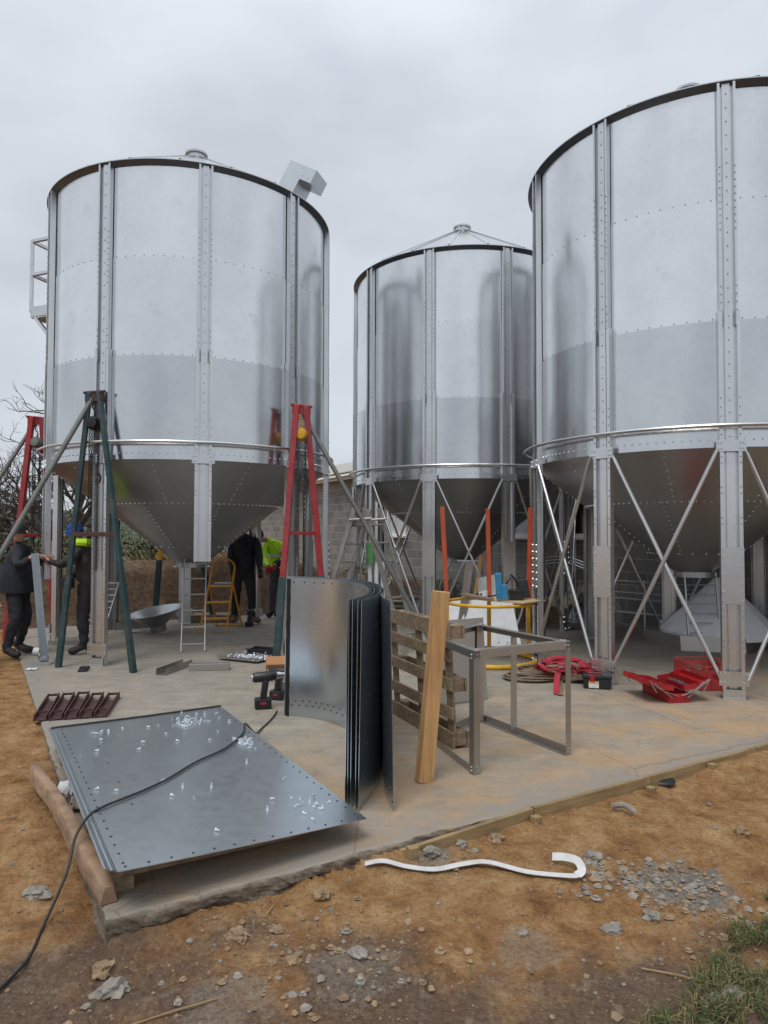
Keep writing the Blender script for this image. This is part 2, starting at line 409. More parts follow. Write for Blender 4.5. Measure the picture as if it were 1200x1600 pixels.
# ------------------------------------------------------------------ concrete slab
def make_conc():
    m, n, l, b = newmat('dusty_concrete')
    g = n.new('ShaderNodeNewGeometry'); P = g.outputs['Position']
    n1 = ptext(n, l, .8, 6, .6, P); n2 = ptext(n, l, 4, 8, .7, P); n3 = ptext(n, l, 40, 5, .7, P)
    mpn = n.new('ShaderNodeMapping'); mpn.inputs['Rotation'].default_value = (0, 0, -SA); mpn.inputs['Scale'].default_value = (.35, 4, 1); l.new(P, mpn.inputs[0])
    st = ptext(n, l, 2.2, 6, .7, mpn.outputs[0])
    c = ramp(n, l, n2, [(.3, (.23, .21, .178)), (.7, (.36, .33, .285))])
    c = mixc(n, l, ramp(n, l, n3, [(.40, .5), (.55, 0)]), c, (.20, .17, .13))
    c = mixc(n, l, ramp(n, l, st, [(.50, 0), (.72, .7)]), c, (.42, .345, .25))
    sep = n.new('ShaderNodeSeparateXYZ'); l.new(P, sep.inputs[0])
    # distance to front edge of the slab (v) for walked-in sand
    v = math_(n, l, 'ADD', math_(n, l, 'MULTIPLY', sep.outputs[0], V.x), math_(n, l, 'MULTIPLY', sep.outputs[1], V.y))
    v = math_(n, l, 'SUBTRACT', v, C0.dot(V))
    u = math_(n, l, 'ADD', math_(n, l, 'MULTIPLY', sep.outputs[0], U.x), math_(n, l, 'MULTIPLY', sep.outputs[1], U.y))
    u = math_(n, l, 'SUBTRACT', u, C0.dot(U))
    vv = math_(n, l, 'MULTIPLY_ADD', n1, -5.0, v); vv = math_(n, l, 'ADD', vv, math_(n, l, 'MULTIPLY', n2, -1.5))
    sand = ramp(n, l, math_(n, l, 'MULTIPLY_ADD', vv, .25, .95), [(.25, .9), (.75, 0)])
    sand = math_(n, l, 'MULTIPLY', sand, ramp(n, l, ptext(n, l, 2.2, 7, .7, P), [(.42, .25), (.60, 1)]))
    c = mixc(n, l, sand, c, mixc(n, l, n2, (.35, .215, .105), (.47, .33, .20)))
    # grey mortar splashes close to the near corner and along the front edge
    e = math_(n, l, 'MULTIPLY_ADD', n2, -1.1, v)
    c = mixc(n, l, ramp(n, l, math_(n, l, 'ADD', e, .5), [(-.02, .85), (.16, 0)]), c, (.27, .24, .205))
    e2 = math_(n, l, 'MULTIPLY_ADD', n2, -1.3, u)
    c = mixc(n, l, ramp(n, l, math_(n, l, 'ADD', e2, .62), [(-.02, .8), (.2, 0)]), c, (.26, .235, .20))
    spk = ramp(n, l, ptext(n, l, 26, 4, .8, P), [(.62, 0), (.68, 1)])
    spn = n.new('ShaderNodeVectorMath'); spn.operation = 'DISTANCE'; l.new(P, spn.inputs[0]); spn.inputs[1].default_value = (-.95, 3.05, 0)
    c = mixc(n, l, math_(n, l, 'MULTIPLY', spk, ramp(n, l, spn.outputs['Value'], [(.35, .9), (.75, 0)])), c, (.08, .07, .06))
    side = ramp(n, l, math_(n, l, 'MULTIPLY', sep.outputs[2], -1.0), [(.008, 0), (.03, .85)])
    c = mixc(n, l, side, c, ramp(n, l, n3, [(.35, (.06, .045, .032)), (.65, (.19, .145, .10))]))
    cra = n.new('ShaderNodeTexVoronoi'); cra.feature = 'DISTANCE_TO_EDGE'; cra.inputs['Scale'].default_value = .55; l.new(mixc(n, l, .08, P, ptext(n, l, 3, 4, .6, P)), cra.inputs['Vector'])
    c = mixc(n, l, ramp(n, l, cra.outputs['Distance'], [(.001, .45), (.004, 0)]), c, (.12, .10, .08))
    foot = ramp(n, l, ptext(n, l, 7.5, 5, .75, P), [(.56, 0), (.64, .55)])
    c = mixc(n, l, math_(n, l, 'MULTIPLY', foot, ramp(n, l, n1, [(.45, 0), (.6, 1)])), c, (.23, .145, .08))
    # damp blotches and scrapes, then a darker floor area behind the right silo
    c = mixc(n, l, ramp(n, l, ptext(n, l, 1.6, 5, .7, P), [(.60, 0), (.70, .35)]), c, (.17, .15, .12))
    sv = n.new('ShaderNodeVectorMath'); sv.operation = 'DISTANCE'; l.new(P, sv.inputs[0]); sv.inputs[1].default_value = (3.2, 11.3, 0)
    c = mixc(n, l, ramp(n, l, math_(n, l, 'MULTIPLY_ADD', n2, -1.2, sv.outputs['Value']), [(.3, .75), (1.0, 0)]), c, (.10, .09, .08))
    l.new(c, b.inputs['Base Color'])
    b.inputs['Roughness'].default_value = .85; b.inputs['Specular IOR Level'].default_value = .25
    h = math_(n, l, 'ADD', math_(n, l, 'MULTIPLY', n2, .6), math_(n, l, 'MULTIPLY', n3, .5)); h = math_(n, l, 'ADD', h, math_(n, l, 'MULTIPLY', st, .7))
    bump(n, l, b, h, .5, .012)
    return m
M['concrete'] = make_conc()
def make_slab():
    mb = MB(); poly = []
    def edge(p, q, step, amp):
        p, q = Vector(p), Vector(q); k = int((q - p).length / step); o = []
        for i in range(k):
            t = p + (q - p) * i / k; nn = Vector((-(q - p).y, (q - p).x, 0)).normalized()
            a = amp if ((t - C0).length < 2.6) else amp * .35
            a *= sstep(0, .15, min(i, k - i) * step)
            o.append(t + nn * (noise.noise(t * 9) * a + noise.noise(t * 3.1) * a))
        return o
    c = [sl(0, 0), sl(SLAB_U, 0), sl(SLAB_U, SLAB_V), sl(0, SLAB_V)]
    top = edge(c[0], c[1], .022, .018) + edge(c[1], c[2], .5, .01) + edge(c[2], c[3], .5, .03) + edge(c[3], c[0], .025, .02)
    n = len(top); rings = []
    for k, (dz, out_) in enumerate(((0, -.014), (-.008, -.002), (-.02, .0), (-.035, .003), (-.05, .003), (-.065, .0), (-.08, -.003), (-.095, .0), (-.11, .002), (-.13, .0), (-.16, -.01), (-.34, .0))):
        ring = []
        for i, t in enumerate(top):
            tg = (top[(i + 1) % n] - top[i - 1]).normalized(); nn = Vector((tg.y, -tg.x, 0))
            rough = (.0, .004, .01, .012, .014, .016, .018, .02, .022, .024, .028, .03)[k]
            if (t - C0).length > 2.4: rough *= .25
            out_2 = out_ * sstep(0, .06, (t - C0).length); rough *= .5 + .5 * sstep(0, .1, (t - C0).length)
            j = noise.noise(Vector((t.x * 17, t.y * 17, dz * 30))) * rough + noise.noise(Vector((t.x * 40, t.y * 40, dz * 60))) * rough * .5 + noise.noise(Vector((t.x * 5, t.y * 5, dz * 12))) * rough
            ring.append(t + nn * (out_2 + j) + Vector((0, 0, dz)))
        rings.append(ring)
    for r in rings: mb.v += [tuple(p) for p in r]
    mb.f.append(tuple(range(n))); mb.m.append(0)
    for k in range(len(rings) - 1):
        for i in range(n):
            mb.f.append((k * n + i, k * n + (i + 1) % n, (k + 1) * n + (i + 1) % n, (k + 1) * n + i)); mb.m.append(0)
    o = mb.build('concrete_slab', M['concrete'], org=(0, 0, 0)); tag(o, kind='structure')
make_slab()

# ================================================================== silos
RS = 1.94; Z_T, Z2, Z1, Z_H, Z_S, Z_C = 6.123, 4.92, 3.709, 2.664, 2.46, 1.13
SILOS = {'A': ((-2.856, 10.182), .059, .03), 'B': ((1.443, 12.564), -.263, 0), 'C': ((3.896, 8.621), -.454, 0)}
P36 = R_(36)
def arc_panel(r, z0, z1, a0=0.0, a1=P36, n=12, boltz=None, nb=8):
    mb = MB()
    mb.lathe([(r, z0), (r, z1)], n, a0=a0, a1=a1)
    return mb
def proto(mb, name, mat, smooth=False, solid=0):
    """a part built about the silo's own axis; copied round it"""
    me = bpy.data.meshes.new(name); me.from_pydata(mb.v, [], mb.f)
    for mm in (mat if isinstance(mat, (list, tuple)) else [mat]): me.materials.append(mm)
    me.polygons.foreach_set('material_index', mb.m)
    if smooth: me.polygons.foreach_set('use_smooth', [True] * len(me.polygons))
    bm = bmesh.new(); bm.from_mesh(me); bmesh.ops.recalc_face_normals(bm, faces=bm.faces); bm.to_mesh(me); bm.free()
    if smooth:
        try: me.set_sharp_from_angle(angle=R_(38))
        except Exception: pass
    o = bpy.data.objects.new(name, me)
    if solid:
        q = o.modifiers.new('thickness', 'SOLIDIFY'); q.thickness = solid; q.offset = 0
        if smooth: q = o.modifiers.new('split', 'EDGE_SPLIT'); q.split_angle = R_(45)
    return o
def place(pr, parent, rz=0, dz=0):
    c = pr.copy(); link(c); c.parent = parent; c.rotation_euler = (0, 0, rz); c.location = (0, 0, dz); return c
def sheet_panel(r, z0, z1, bolts_at, seed):
    """one wall sheet: very slightly dented and oil-canned between its bolted edges"""
    mb = MB(); nu, nz_ = 24, 16; a0, a1 = R_(.6), P36 - R_(.6)
    for j in range(nz_ + 1):
        for i in range(nu + 1):
            s_ = i / nu; t = j / nz_; hold = min(1, 6 * min(s_, 1 - s_)) * min(1, 6 * min(t, 1 - t)); a = a0 + (a1 - a0) * s_
            rr = r + hold * (.0028 * noise.noise(Vector((s_ * 2.2, t * 2.0, seed * 7.3))) + .0010 * noise.noise(Vector((s_ * 6, t * 5, seed * 3.1))))
            mb.v.append((rr * math.cos(a), rr * math.sin(a), z0 + (z1 - z0) * t))
    for j in range(nz_):
        for i in range(nu): q = j * (nu + 1) + i; mb.f.append((q, q + 1, q + nu + 2, q + nu + 1)); mb.m.append(0)
    mb.cur = 1
    if bolts_at:
        for i in range(9):
            a = R_(4.0) + (P36 - R_(8)) * i / 8
            mb.bolt((r * math.cos(a), r * math.sin(a), bolts_at), (math.cos(a), math.sin(a), 0), .0075, .005)
    mb.cur = 0
    return mb
PR = {}
for q in range(4):
    PR[f'top{q}'] = proto(sheet_panel(RS, Z2, Z_T, Z2 + .035, 1 + q), 'wall_panel', [M['sheet'], M['bolt_dark']], True, .004)
    PR[f'mid{q}'] = proto(sheet_panel(RS + .005, Z1, Z2 + .02, Z1 + .035, 11 + q), 'wall_panel', [M['sheet'], M['bolt_dark']], True, .004)
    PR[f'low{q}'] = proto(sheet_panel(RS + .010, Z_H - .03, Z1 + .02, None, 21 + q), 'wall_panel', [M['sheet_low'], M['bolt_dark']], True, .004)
def hat(w, dep, lip=.026, mid=.030, z0=0, z1=1, r=RS):
    """open channel section post: two flanges and a raised middle web"""
    h = w / 2; s_ = []
    for (y, x) in ((-h, .0), (-h, dep), (-h + lip, dep), (-h + lip, .012), (-mid, .012), (-mid, dep * .55), (mid, dep * .55), (mid, .012), (h - lip, .012), (h - lip, dep), (h, dep), (h, .0)):
        s_.append((r + .012 + x, y))
    k = len(s_); mb = MB()
    mb.v = [(x, y, z0) for x, y in s_] + [(x, y, z1) for x, y in s_]
    mb.f = [(i, i + 1, k + i + 1, k + i) for i in range(k - 1)]; mb.m = [0] * (k - 1)
    return mb
def post_bolts(mb, w, dep, zs_mid, zs_side, r=RS):
    mb.cur = 1
    for z in zs_mid: mb.bolt((r + .012 + dep * .55 + .003, 0, z), (1, 0, 0), .006, .004)
    for z in zs_side:
        for s_ in (-1, 1): mb.bolt((r + .012 + dep + .003, s_ * (w / 2 - .013), z), (1, 0, 0), .006, .004)
    mb.cur = 0
fr = lambda a, b, st: [a + i * st for i in range(int((b - a) / st) + 1)]
up = hat(.165, .062, .020, .034, z0=Z1 - .05, z1=Z_T - .02)
post_bolts(up, .165, .062, fr(Z1 + .05, Z_T - .1, .14), fr(Z2 - .3, Z2 + .35, .07) + fr(Z1 + .1, Z1 + .4, .08))
PR['post'] = proto(up, 'post', [M['post'], M['bolt_dark']], False, .004)
lo = hat(.198, .066, .03, .036, Z_S - .02, Z1 + .1)
post_bolts(lo, .198, .066, fr(Z_S + .1, Z1 + .05, .12), fr(Z_S + .12, Z_S + .5, .09))
PR['post_low'] = proto(lo, 'post_sleeve', [M['post'], M['bolt_dark']], False, .004)
def leg_part(z0, z1):
    mb = hat(.198, .066, .03, .036, z0, z1)
    post_bolts(mb, .198, .066, [], fr(z0 + .5, z1 - .05, .30) + fr(z0 + .56, z1, .30))
    return proto(mb, 'leg', [M['post'], M['bolt_dark']], False, .004)
PR['leg'] = leg_part(0.0, Z_S - .02); PR['leg_short'] = leg_part(1.22, Z_S - .02); PR['leg_mid'] = leg_part(.96, Z_S - .02)
def plate(w, z0, z1, x, bolts, th=.006):
    mb = MB(); mb.box((RS + x, 0, (z0 + z1) / 2), (th, w, z1 - z0)); mb.cur = 1
    for (y, z) in bolts: mb.bolt((RS + x + th / 2, y, z), (1, 0, 0), .012, .010)
    return mb
PR['splice'] = proto(plate(.206, .92, 1.47, .085, [(s_ * .082, z) for s_ in (-1, 1) for z in fr(.95, 1.46, .085)]), 'splice_plate', [M['post'], M['bolt']])
g1 = plate(.27, Z_S - .05, Z_S + .065, .087, [(s_ * y, z) for s_ in (-1, 1) for y in (.085, .115) for z in (Z_S - .02, Z_S + .035)])
PR['gusset'] = proto(g1, 'gusset_plate', [M['post'], M['bolt']])
g2 = plate(.27, .13, .27, .087, [(s_ * y, z) for s_ in (-1, 1) for y in (.085, .12) for z in (.16, .24)])
g2.cur = 0; g2.box((RS + .045, 0, .006), (.13, .24, .012)); g2.box((RS + .092, 0, .05), (.006, .20, .09))
g2.cur = 1
for y in (-.07, .07): g2.bolt((RS + .096, y, .05), (1, 0, 0), .011, .012)
PR['foot'] = proto(g2, 'foot_plate', [M['post'], M['bolt']])
br = MB()
def pol(r, a, z): return Vector((r * math.cos(a), r * math.sin(a), z))
da = math.atan(.115 / RS)
for k, (a0, a1, rr) in enumerate(((da, P36 - da, RS + .075), (P36 - da, da, RS + .105))):
    p0 = pol(rr, a0, Z_S - .02); p1 = pol(rr, a1, .19)
    mb_ = br; d_ = (p1 - p0)
    mb_.tube([p0, p0 + d_ * .03, p1 - d_ * .03, p1], .021, 8, rs=[.014, .021, .021, .014])
    if k == 0: PR['brace_a'] = proto(br, 'brace', M['post'], True)
    else: PR['brace_b'] = proto(br, 'brace', M['post'], True)
    br = MB()
# hoop pipe, skirt, hopper, roof
hp = MB(); hp.tube([pol(RS + .135, 2 * math.pi * i / 96, Z_H) for i in range(96)], .019, 8, closed=True); PR['hoop'] = proto(hp, 'hoop_pipe', M['post'], True)
sk = MB(); sk.lathe([(RS + .016, Z_H + .0), (RS + .02, Z_S), (RS - .02, Z_S - .003)], 120); sk.cur = 1
for i in range(150): a = 2 * math.pi * i / 150; sk.bolt(pol(RS + .021, a, Z_S + .075), (math.cos(a), math.sin(a), 0), .009, .007)
sk.cur = 0; PR['skirt'] = proto(sk, 'skirt_band', [M['sheet_low'], M['bolt']], True, .003)
slope = (Z_S - Z_C) / (RS - .22)
cn = MB(); rc = lambda z: .22 + (z - Z_C) / slope
zm = 1.95; zl = 1.36
cn.lathe([(rc(Z_S), Z_S), (rc(zm) + .004, zm)], 10, a0=0, a1=R_(36)); cn.cur = 1
nrm = lambda a: Vector((math.cos(a) * .6, math.sin(a) * .6, -.8))
for i in range(11): a = R_(36) * (i + .5) / 11; cn.bolt(pol(rc(zm) + .012, a, zm + .005), nrm(a), .012, .014)
for i in range(9): t = i / 8; z = zm + (Z_S - zm) * t; cn.bolt(pol(rc(z) + .006, R_(18), z), nrm(R_(18)), .011, .010)
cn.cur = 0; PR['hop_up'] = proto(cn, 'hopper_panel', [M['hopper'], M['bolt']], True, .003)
cn = MB(); cn.lathe([(rc(zm), zm + .01), (rc(zl), zl)], 12, a0=0, a1=R_(45)); cn.cur = 1
for i in range(13): t = i / 12; z = zl + (zm - zl) * t; cn.bolt(pol(rc(z) + .006, R_(1), z), nrm(R_(1)), .010, .009)
cn.box(tuple(pol(rc((zm + zl) / 2) + .006, 0, (zm + zl) / 2)), (.001, .001, .001))
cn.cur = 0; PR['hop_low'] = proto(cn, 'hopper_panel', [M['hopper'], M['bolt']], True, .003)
ct = MB(); ct.lathe([(rc(zl) + .008, zl + .02), (.225, Z_C), (.225, Z_C - .06), (.27, Z_C - .062)], 40); ct.cur = 1
for i in range(22): a = 2 * math.pi * i / 22; ct.bolt(pol(rc(zl) + .010, a, zl + .005), nrm(a), .010, .012)
ct.cur = 0; PR['outlet'] = proto(ct, 'outlet_collar', [M['hopper'], M['bolt']], True, .004)
rf = MB(); ZA = 7.20
prof = [(.13, ZA), (RS + .075, Z_T + .004), (RS + .075, Z_T - .006)]
rf.lathe(prof, 120)
for i in range(20):
    a = 2 * math.pi * i / 20; rf.bar(pol(.16, a, ZA - .005), pol(RS + .03, a, Z_T + .03), .03, .022)
rf.cur = 1
for i in range(140): a = 2 * math.pi * i / 140; rf.bolt(pol(RS + .03, a, Z_T + .015), (0, 0, 1), .008, .014)
for i in range(20):
    a = 2 * math.pi * i / 20
    for j in range(12): t = j / 12; r_ = .2 + (RS - .25) * t; rf.bolt(pol(r_, a, ZA + .008 - (ZA - Z_T - .01) * (r_ - .13) / (RS - .085)), (0, 0, 1), .009, .012)
rf.cur = 0; PR['roof'] = proto(rf, 'roof', [M['sheet_low'], M['bolt_dark']], True, .003)
ev = MB(); ev.lathe([(RS + .072, Z_T - .004), (RS + .022, Z_T - .035), (RS + .008, Z_T - .050)], 120); PR['eave'] = proto(ev, 'eave_shade_rim', M['eave'], True, .003)  # roof rim underside, shade painted in by the dark metal
cp = MB(); cp.lathe([(.135, ZA - .03), (.135, ZA + .07), (.165, ZA + .075), (.168, ZA + .10), (.13, ZA + .115), (.0, ZA + .12)], 32); PR['cap'] = proto(cp, 'roof_cap', M['post'], True, .003)
LABEL = {'A': 'left galvanised silo hoisted on chain tripods, box duct on its roof rim, side platform',
         'B': 'middle galvanised silo standing furthest back against the grey block building',
         'C': 'largest-looking galvanised silo on the right with cross-braced legs over the red crate'}
for key, (cxy, th, dz) in SILOS.items():
    d = math.atan2(-cxy[1], -cxy[0]) + th
    root = empty('grain_silo', (cxy[0], cxy[1], 0), d, LABEL[key], 'silo', 'conical-bottomed grain silos on the slab')
    for i in range(10):
        a = P36 * i
        for k in (f'top{(i * 3 + ord(key)) % 4}', f'mid{(i * 7 + ord(key)) % 4}', f'low{(i * 5 + 1) % 4}', 'hop_up'): place(PR[k], root, a, dz)
        p = place(PR['post'], root, a, dz); c = place(PR['post_low'], p)
        j = i if i < 5 else i - 10
        lp = PR['leg']
        if key == 'A' and j == 0: lp = PR['leg_short']
        if key == 'A' and j == -2: lp = PR['leg_mid']
        lg = place(lp, root, a, dz if lp is not PR['leg'] else 0)
        place(PR['gusset'], lg, 0, dz if lp is PR['leg'] else 0)
        if lp is PR['leg']: place(PR['foot'], lg)
        if key != 'A': place(PR['splice'], lg)
        elif lp is PR['leg'] and j not in (-1, 1): place(PR['splice'], lg)
        if key != 'A':
            if not (key == 'B' and j in (4,)):
                place(PR['brace_a'], root, a); place(PR['brace_b'], root, a)
    for i in range(8): place(PR['hop_low'], root, R_(45) * i + .2, dz)
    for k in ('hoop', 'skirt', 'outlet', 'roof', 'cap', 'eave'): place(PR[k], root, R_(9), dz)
    SILOS[key] = (cxy, th, dz, root, d)
siloA = SILOS['A'][3]
# hooked duct on roof of A
L_ = [(-1.29, 6.73), (-.93, 6.575), (-1.02, 6.39), (-1.17, 6.455), (-1.30, 6.20), (-1.53, 6.24)]
mb = MB(); mb.prism([(x, 9.22, z) for x, z in L_], (0, 0, 0), (.11, .36, 0)); mb.cur = 1
mb.cur = 0; mb.bar((-1.56, 9.20, 6.225), (-1.27, 9.20, 6.185), .02, .05); mb.bar((-1.555, 9.215, 6.235), (-1.445, 9.59, 6.235), .03, .04); mb.bar((-1.285, 9.215, 6.19), (-1.175, 9.58, 6.19), .03, .04)
mb.bar((-.938, 9.215, 6.578), (-1.028, 9.215, 6.388), .012, .012); mb.cur = 1
for q in ((-1.50, 6.215), (-1.42, 6.21), (-1.33, 6.2), (-1.13, 6.50), (-1.06, 6.47), (-1.04, 6.46)): mb.bolt((q[0], 9.219, q[1]), (0, -1, 0), .006, .005)
mb.cur = 0; mb.build('roof_duct', [M['duct'], M['bolt_dark']], siloA, bevel=.004)
# service platform on the left of silo A
K = Vector((-5.62, 10.76, 0)); a_ = Vector((.93, -.36, 0)).normalized(); b_ = Vector((.36, .93, 0)).normalized()
mb = MB()
zf = lambda p, z: p + Vector((0, 0, z))
Q = [K, K + a_ * .62, K + a_ * .62 + b_ * .9, K + b_ * .9]
mb.prism([zf(q, 0) for q in Q], (0, 0, 5.00), (0, 0, 5.03))
for i in range(4):
    mb.bar(zf(Q[i], 5.10), zf(Q[(i + 1) % 4], 5.10), .03, .16)
plat = mb.build('platform', M['post'], siloA)
mb = MB()
for z in (5.70, 6.24):
    mb.bar(zf(Q[0], z), zf(Q[1], z), .05, .045); mb.bar(zf(Q[0], z), zf(Q[3], z), .05, .045); mb.bar(zf(Q[3], z), zf(Q[2], z), .05, .045)
for q in (Q[0], Q[3], Q[2]): mb.bar(zf(q, 5.1), zf(q, 6.24), .045, .045)
mb.build('railing', M['post'], plat)
mb = MB(); mb.bar(zf(K + a_ * .1, 5.0), zf(K + a_ * .62, 4.42), .05, .05); mb.bar(zf(Q[3] + a_ * .1, 5.0), zf(Q[2], 4.42), .05, .05)
mb.build('support_strut', M['post'], plat)

# ================================================================== hoisting tripods
def chain(mb, a, b, link_=.034, w=.010):
    a, b = Vector(a), Vector(b); n = max(2, int((b - a).length / link_)); d = (b - a) / n
    for i in range(n):
        c0 = a + d * i; c1 = a + d * (i + 1.25)
        x = Vector((1, 0, 0)) if i % 2 else Vector((0, 1, 0))
        mb.bar(c0 + x * .008, c1 + x * .008, .006, .006); mb.bar(c0 - x * .008, c1 - x * .008, .006, .006)
def tripod(label, apex, b1, b2, sb, up_m, lo_m, zj, hoist_m, chain_lo, barz=1.58, bar_m=None, lw_=.075):
    apex, b1, b2, sb = map(Vector, (apex, b1, b2, sb)); side = (b2 - b1).normalized()
    root = empty('lifting_tripod', (apex.x, apex.y, 0), 0, label, 'tripod', 'chain hoist tripods around the left silo')
    for b, s_ in ((b1, -1), (b2, 1)):
        top = apex + side * .07 * s_; j = top + (b - top) * ((top.z - zj) / top.z)
        lg = MB().bar(top, j + (j - top).normalized() * .03, lw_, lw_).build('leg', up_m, root, bevel=.006)
        MB().bar(j, b, lw_ * 1.16, lw_ * 1.16).build('lower_sleeve', lo_m, lg, bevel=.006)
    MB().tube([apex + Vector((-.02, .04, -.03)), sb], .03, 12).build('rear_strut', M['grey_pipe'], root, smooth=True)
    mb = MB(); mb.bar(apex + side * -.13 + Vector((0, 0, -.05)), apex + side * .13 + Vector((0, 0, -.05)), .02, .12, up=(0, 0, 1))
    mb.tube([apex - side * .15, apex + side * .15], .018, 8); mb.build('head_plate', bar_m or up_m, root)
    tz = barz / apex.z; p1 = b1.lerp(apex - side * .07, tz); p2 = b2.lerp(apex + side * .07, tz)
    MB().bar(p1, p2, .05, .05).build('cross_bar', bar_m or up_m, root, bevel=.004)
    h = apex + Vector((0, 0, -.38)); mb = MB()
    mb.lathe([(.0, -.09), (.06, -.085), (.085, -.03), (.085, .03), (.06, .085), (0, .09)], 16)
    rot = Matrix.Rotation(R_(90), 3, 'X') @ Matrix.Rotation(0, 3, 'Z')
    mb.v = [tuple(rot @ Vector(v) + h) for v in mb.v]
    mb.tube([h + Vector((0, 0, .08)), h + Vector((.02, 0, .13)), h + Vector((0, 0, .17)), h + Vector((-.025, 0, .2)), apex + Vector((0, 0, -.1))], .012, 8)
    hb = mb.build('chain_hoist', hoist_m, root, smooth=True)
    mb = MB()
    for (dx, dy, zb) in ((-.05, 0, chain_lo + .1), (-.03, .02, chain_lo), (.05, .01, chain_lo), (.06, -.02, 2.3)):
        chain(mb, h + Vector((dx, dy, -.05)), Vector((h.x + dx * 1.0, h.y + dy, zb)))
    mb.tube(curve([(h.x + .06, h.y, 2.32), (h.x + .09, h.y, 2.27), (h.x + .07, h.y, 2.2), (h.x + .03, h.y, 2.23)], 4), .012, 6)
    mb.build('chain', M['chain'], hb)
    return root
tripod('dark green tripod with grey brace in front of the left silo, empty chain hanging', (-3.51, 8.22, 3.3), (-3.86, 8.16, 0), (-2.86, 7.86, 0), (-4.95, 7.45, 0), M['green_paint'], M['green_paint'], 1.0, M['chain'], 1.15, bar_m=M['rust'], lw_=.055)
tripod('red tripod with yellow hoist right of the left silo, dark lower sleeves', (-1.08, 8.86, 3.26), (-1.33, 8.50, 0), (-.72, 8.9, 0), (.72, 8.95, 0), M['red_paint'], M['green_paint'], 1.05, M['yellow_paint'], 1.2, 1.60)
tripod('red tripod behind the worker in a black beanie at the far left', (-5.26, 10.3, 3.34), (-5.58, 10.15, 0), (-5.05, 10.55, 0), (-6.9, 9.6, 0), M['red_paint'], M['red_paint'], .7, M['grey_pipe'], 1.0, 1.56)
tripod('yellow topped dark tripod half hidden behind the hopper of the left silo', (-3.72, 12.0, 3.2), (-4.08, 12.2, 0), (-3.05, 12.35, 0), (-3.75, 13.2, .9), M['yellow_paint'], M['green_paint'], 1.12, M['chain'], 1.6, 1.9)

# ================================================================== block building
BA = R_(-60.7)
def make_block():
    m, n, l, b = newmat('concrete_blockwork')
    t = n.new('ShaderNodeTexCoord'); s_ = n.new('ShaderNodeSeparateXYZ'); l.new(t.outputs['Object'], s_.inputs[0])
    c = n.new('ShaderNodeCombineXYZ'); l.new(s_.outputs[0], c.inputs[0]); l.new(s_.outputs[2], c.inputs[1])
    br_ = n.new('ShaderNodeTexBrick'); br_.offset = .5; br_.inputs['Scale'].default_value = 1
    br_.inputs['Brick Width'].default_value = .46; br_.inputs['Row Height'].default_value = .235; br_.inputs['Mortar Size'].default_value = .010
    br_.inputs['Color1'].default_value = (.14, .137, .132, 1); br_.inputs['Color2'].default_value = (.25, .245, .235, 1); br_.inputs['Mortar'].default_value = (.40, .39, .36, 1)
    br_.inputs['Mortar Smooth'].default_value = .2; l.new(c.outputs[0], br_.inputs[0])
    f = ptext(n, l, 3, 7, .7, c.outputs[0]); g = ptext(n, l, 30, 4, .7, c.outputs[0])
    cc = mixc(n, l, math_(n, l, 'MULTIPLY', ramp(n, l, f, [(.35, 0), (.7, 1)]), .5), br_.outputs[0], (.12, .115, .108))
    cc = mixc(n, l, math_(n, l, 'MULTIPLY', g, .3), cc, (.30, .28, .26))
    l.new(cc, b.inputs['Base Color']); b.inputs['Roughness'].default_value = .95
    h = math_(n, l, 'SUBTRACT', math_(n, l, 'MULTIPLY', g, .3), br_.outputs['Fac']); bump(n, l, b, h, .6, .012)
    return m
M['block'] = make_block()
M['roof_sheet'] = plain('fibre_cement_roofing', (.44, .42, .38), .9, 0, .2, 2.5, .4, .003, ((.25, .22, .16), .5))
M['pane_dark'] = plain('window_glass_dark', (.012, .014, .014), .08, 0, .2, 3, .02, .0005)
M['pane_light'] = plain('window_pane_pale_grey', (.50, .52, .54), .15, 0, .12, 2, .02, .0005)  # pale grey given straight to the pane
bld = empty('block_building', (4.15, 12.75, -.02), BA, 'long low grey concrete-block farm building with corrugated roof behind the silos', 'building')
ZE = 3.42; WZ0, WZ1 = 1.55, 2.55
wins = [(-8.2, -7.15, 1), (-5.6, -4.55, 0), (-2.98, -1.93, 1), (-.98, .07, 0)]
def lw(): m_ = MB(); m_.local = True; return m_
mb = lw(); X0, X1 = -24.5, 9.0
mb.box(((X0 + X1) / 2, .125, WZ0 / 2 - .2), (X1 - X0, .25, WZ0 + .4)); mb.box(((X0 + X1) / 2, .125, (WZ1 + ZE) / 2), (X1 - X0, .25, ZE - WZ1))
xs_ = [X0] + [v for w in wins for v in w[:2]] + [X1]
for i in range(0, len(xs_), 2): mb.box(((xs_[i] + xs_[i + 1]) / 2, .125, (WZ0 + WZ1) / 2), (xs_[i + 1] - xs_[i], .25, WZ1 - WZ0))
mb.box((X0 - .125, 4, ZE / 2), (.25, 8.25, ZE)); mb.box((X1 + .125, 4, ZE / 2), (.25, 8.25, ZE))
mb.build('wall', M['block'], bld)
mb = lw(); nx = 560; rw = []
for j, (y, z) in enumerate(((-.42, ZE + .12), (4.2, ZE + 1.45), (8.8, ZE + .12))):
    for i in range(nx + 1):
        x = X0 - .4 + (X1 - X0 + .8) * i / nx; mb.v.append((x, y, z + .03 * math.sin(x * 2 * math.pi / .18)))
for j in range(2):
    for i in range(nx): a = j * (nx + 1) + i; mb.f.append((a, a + 1, a + nx + 2, a + nx + 1)); mb.m.append(0)
mb.build('roof', M['roof_sheet'], bld, smooth=True, solid=.012)
mb = lw(); mb.box(((X0 + X1) / 2, -.30, ZE - .03), (X1 - X0 + .6, .03, .12)); mb.box(((X0 + X1) / 2, -.15, ZE + .0), (X1 - X0 + .6, .27, .02)); mb.build('fascia', M['white_paint'], bld)
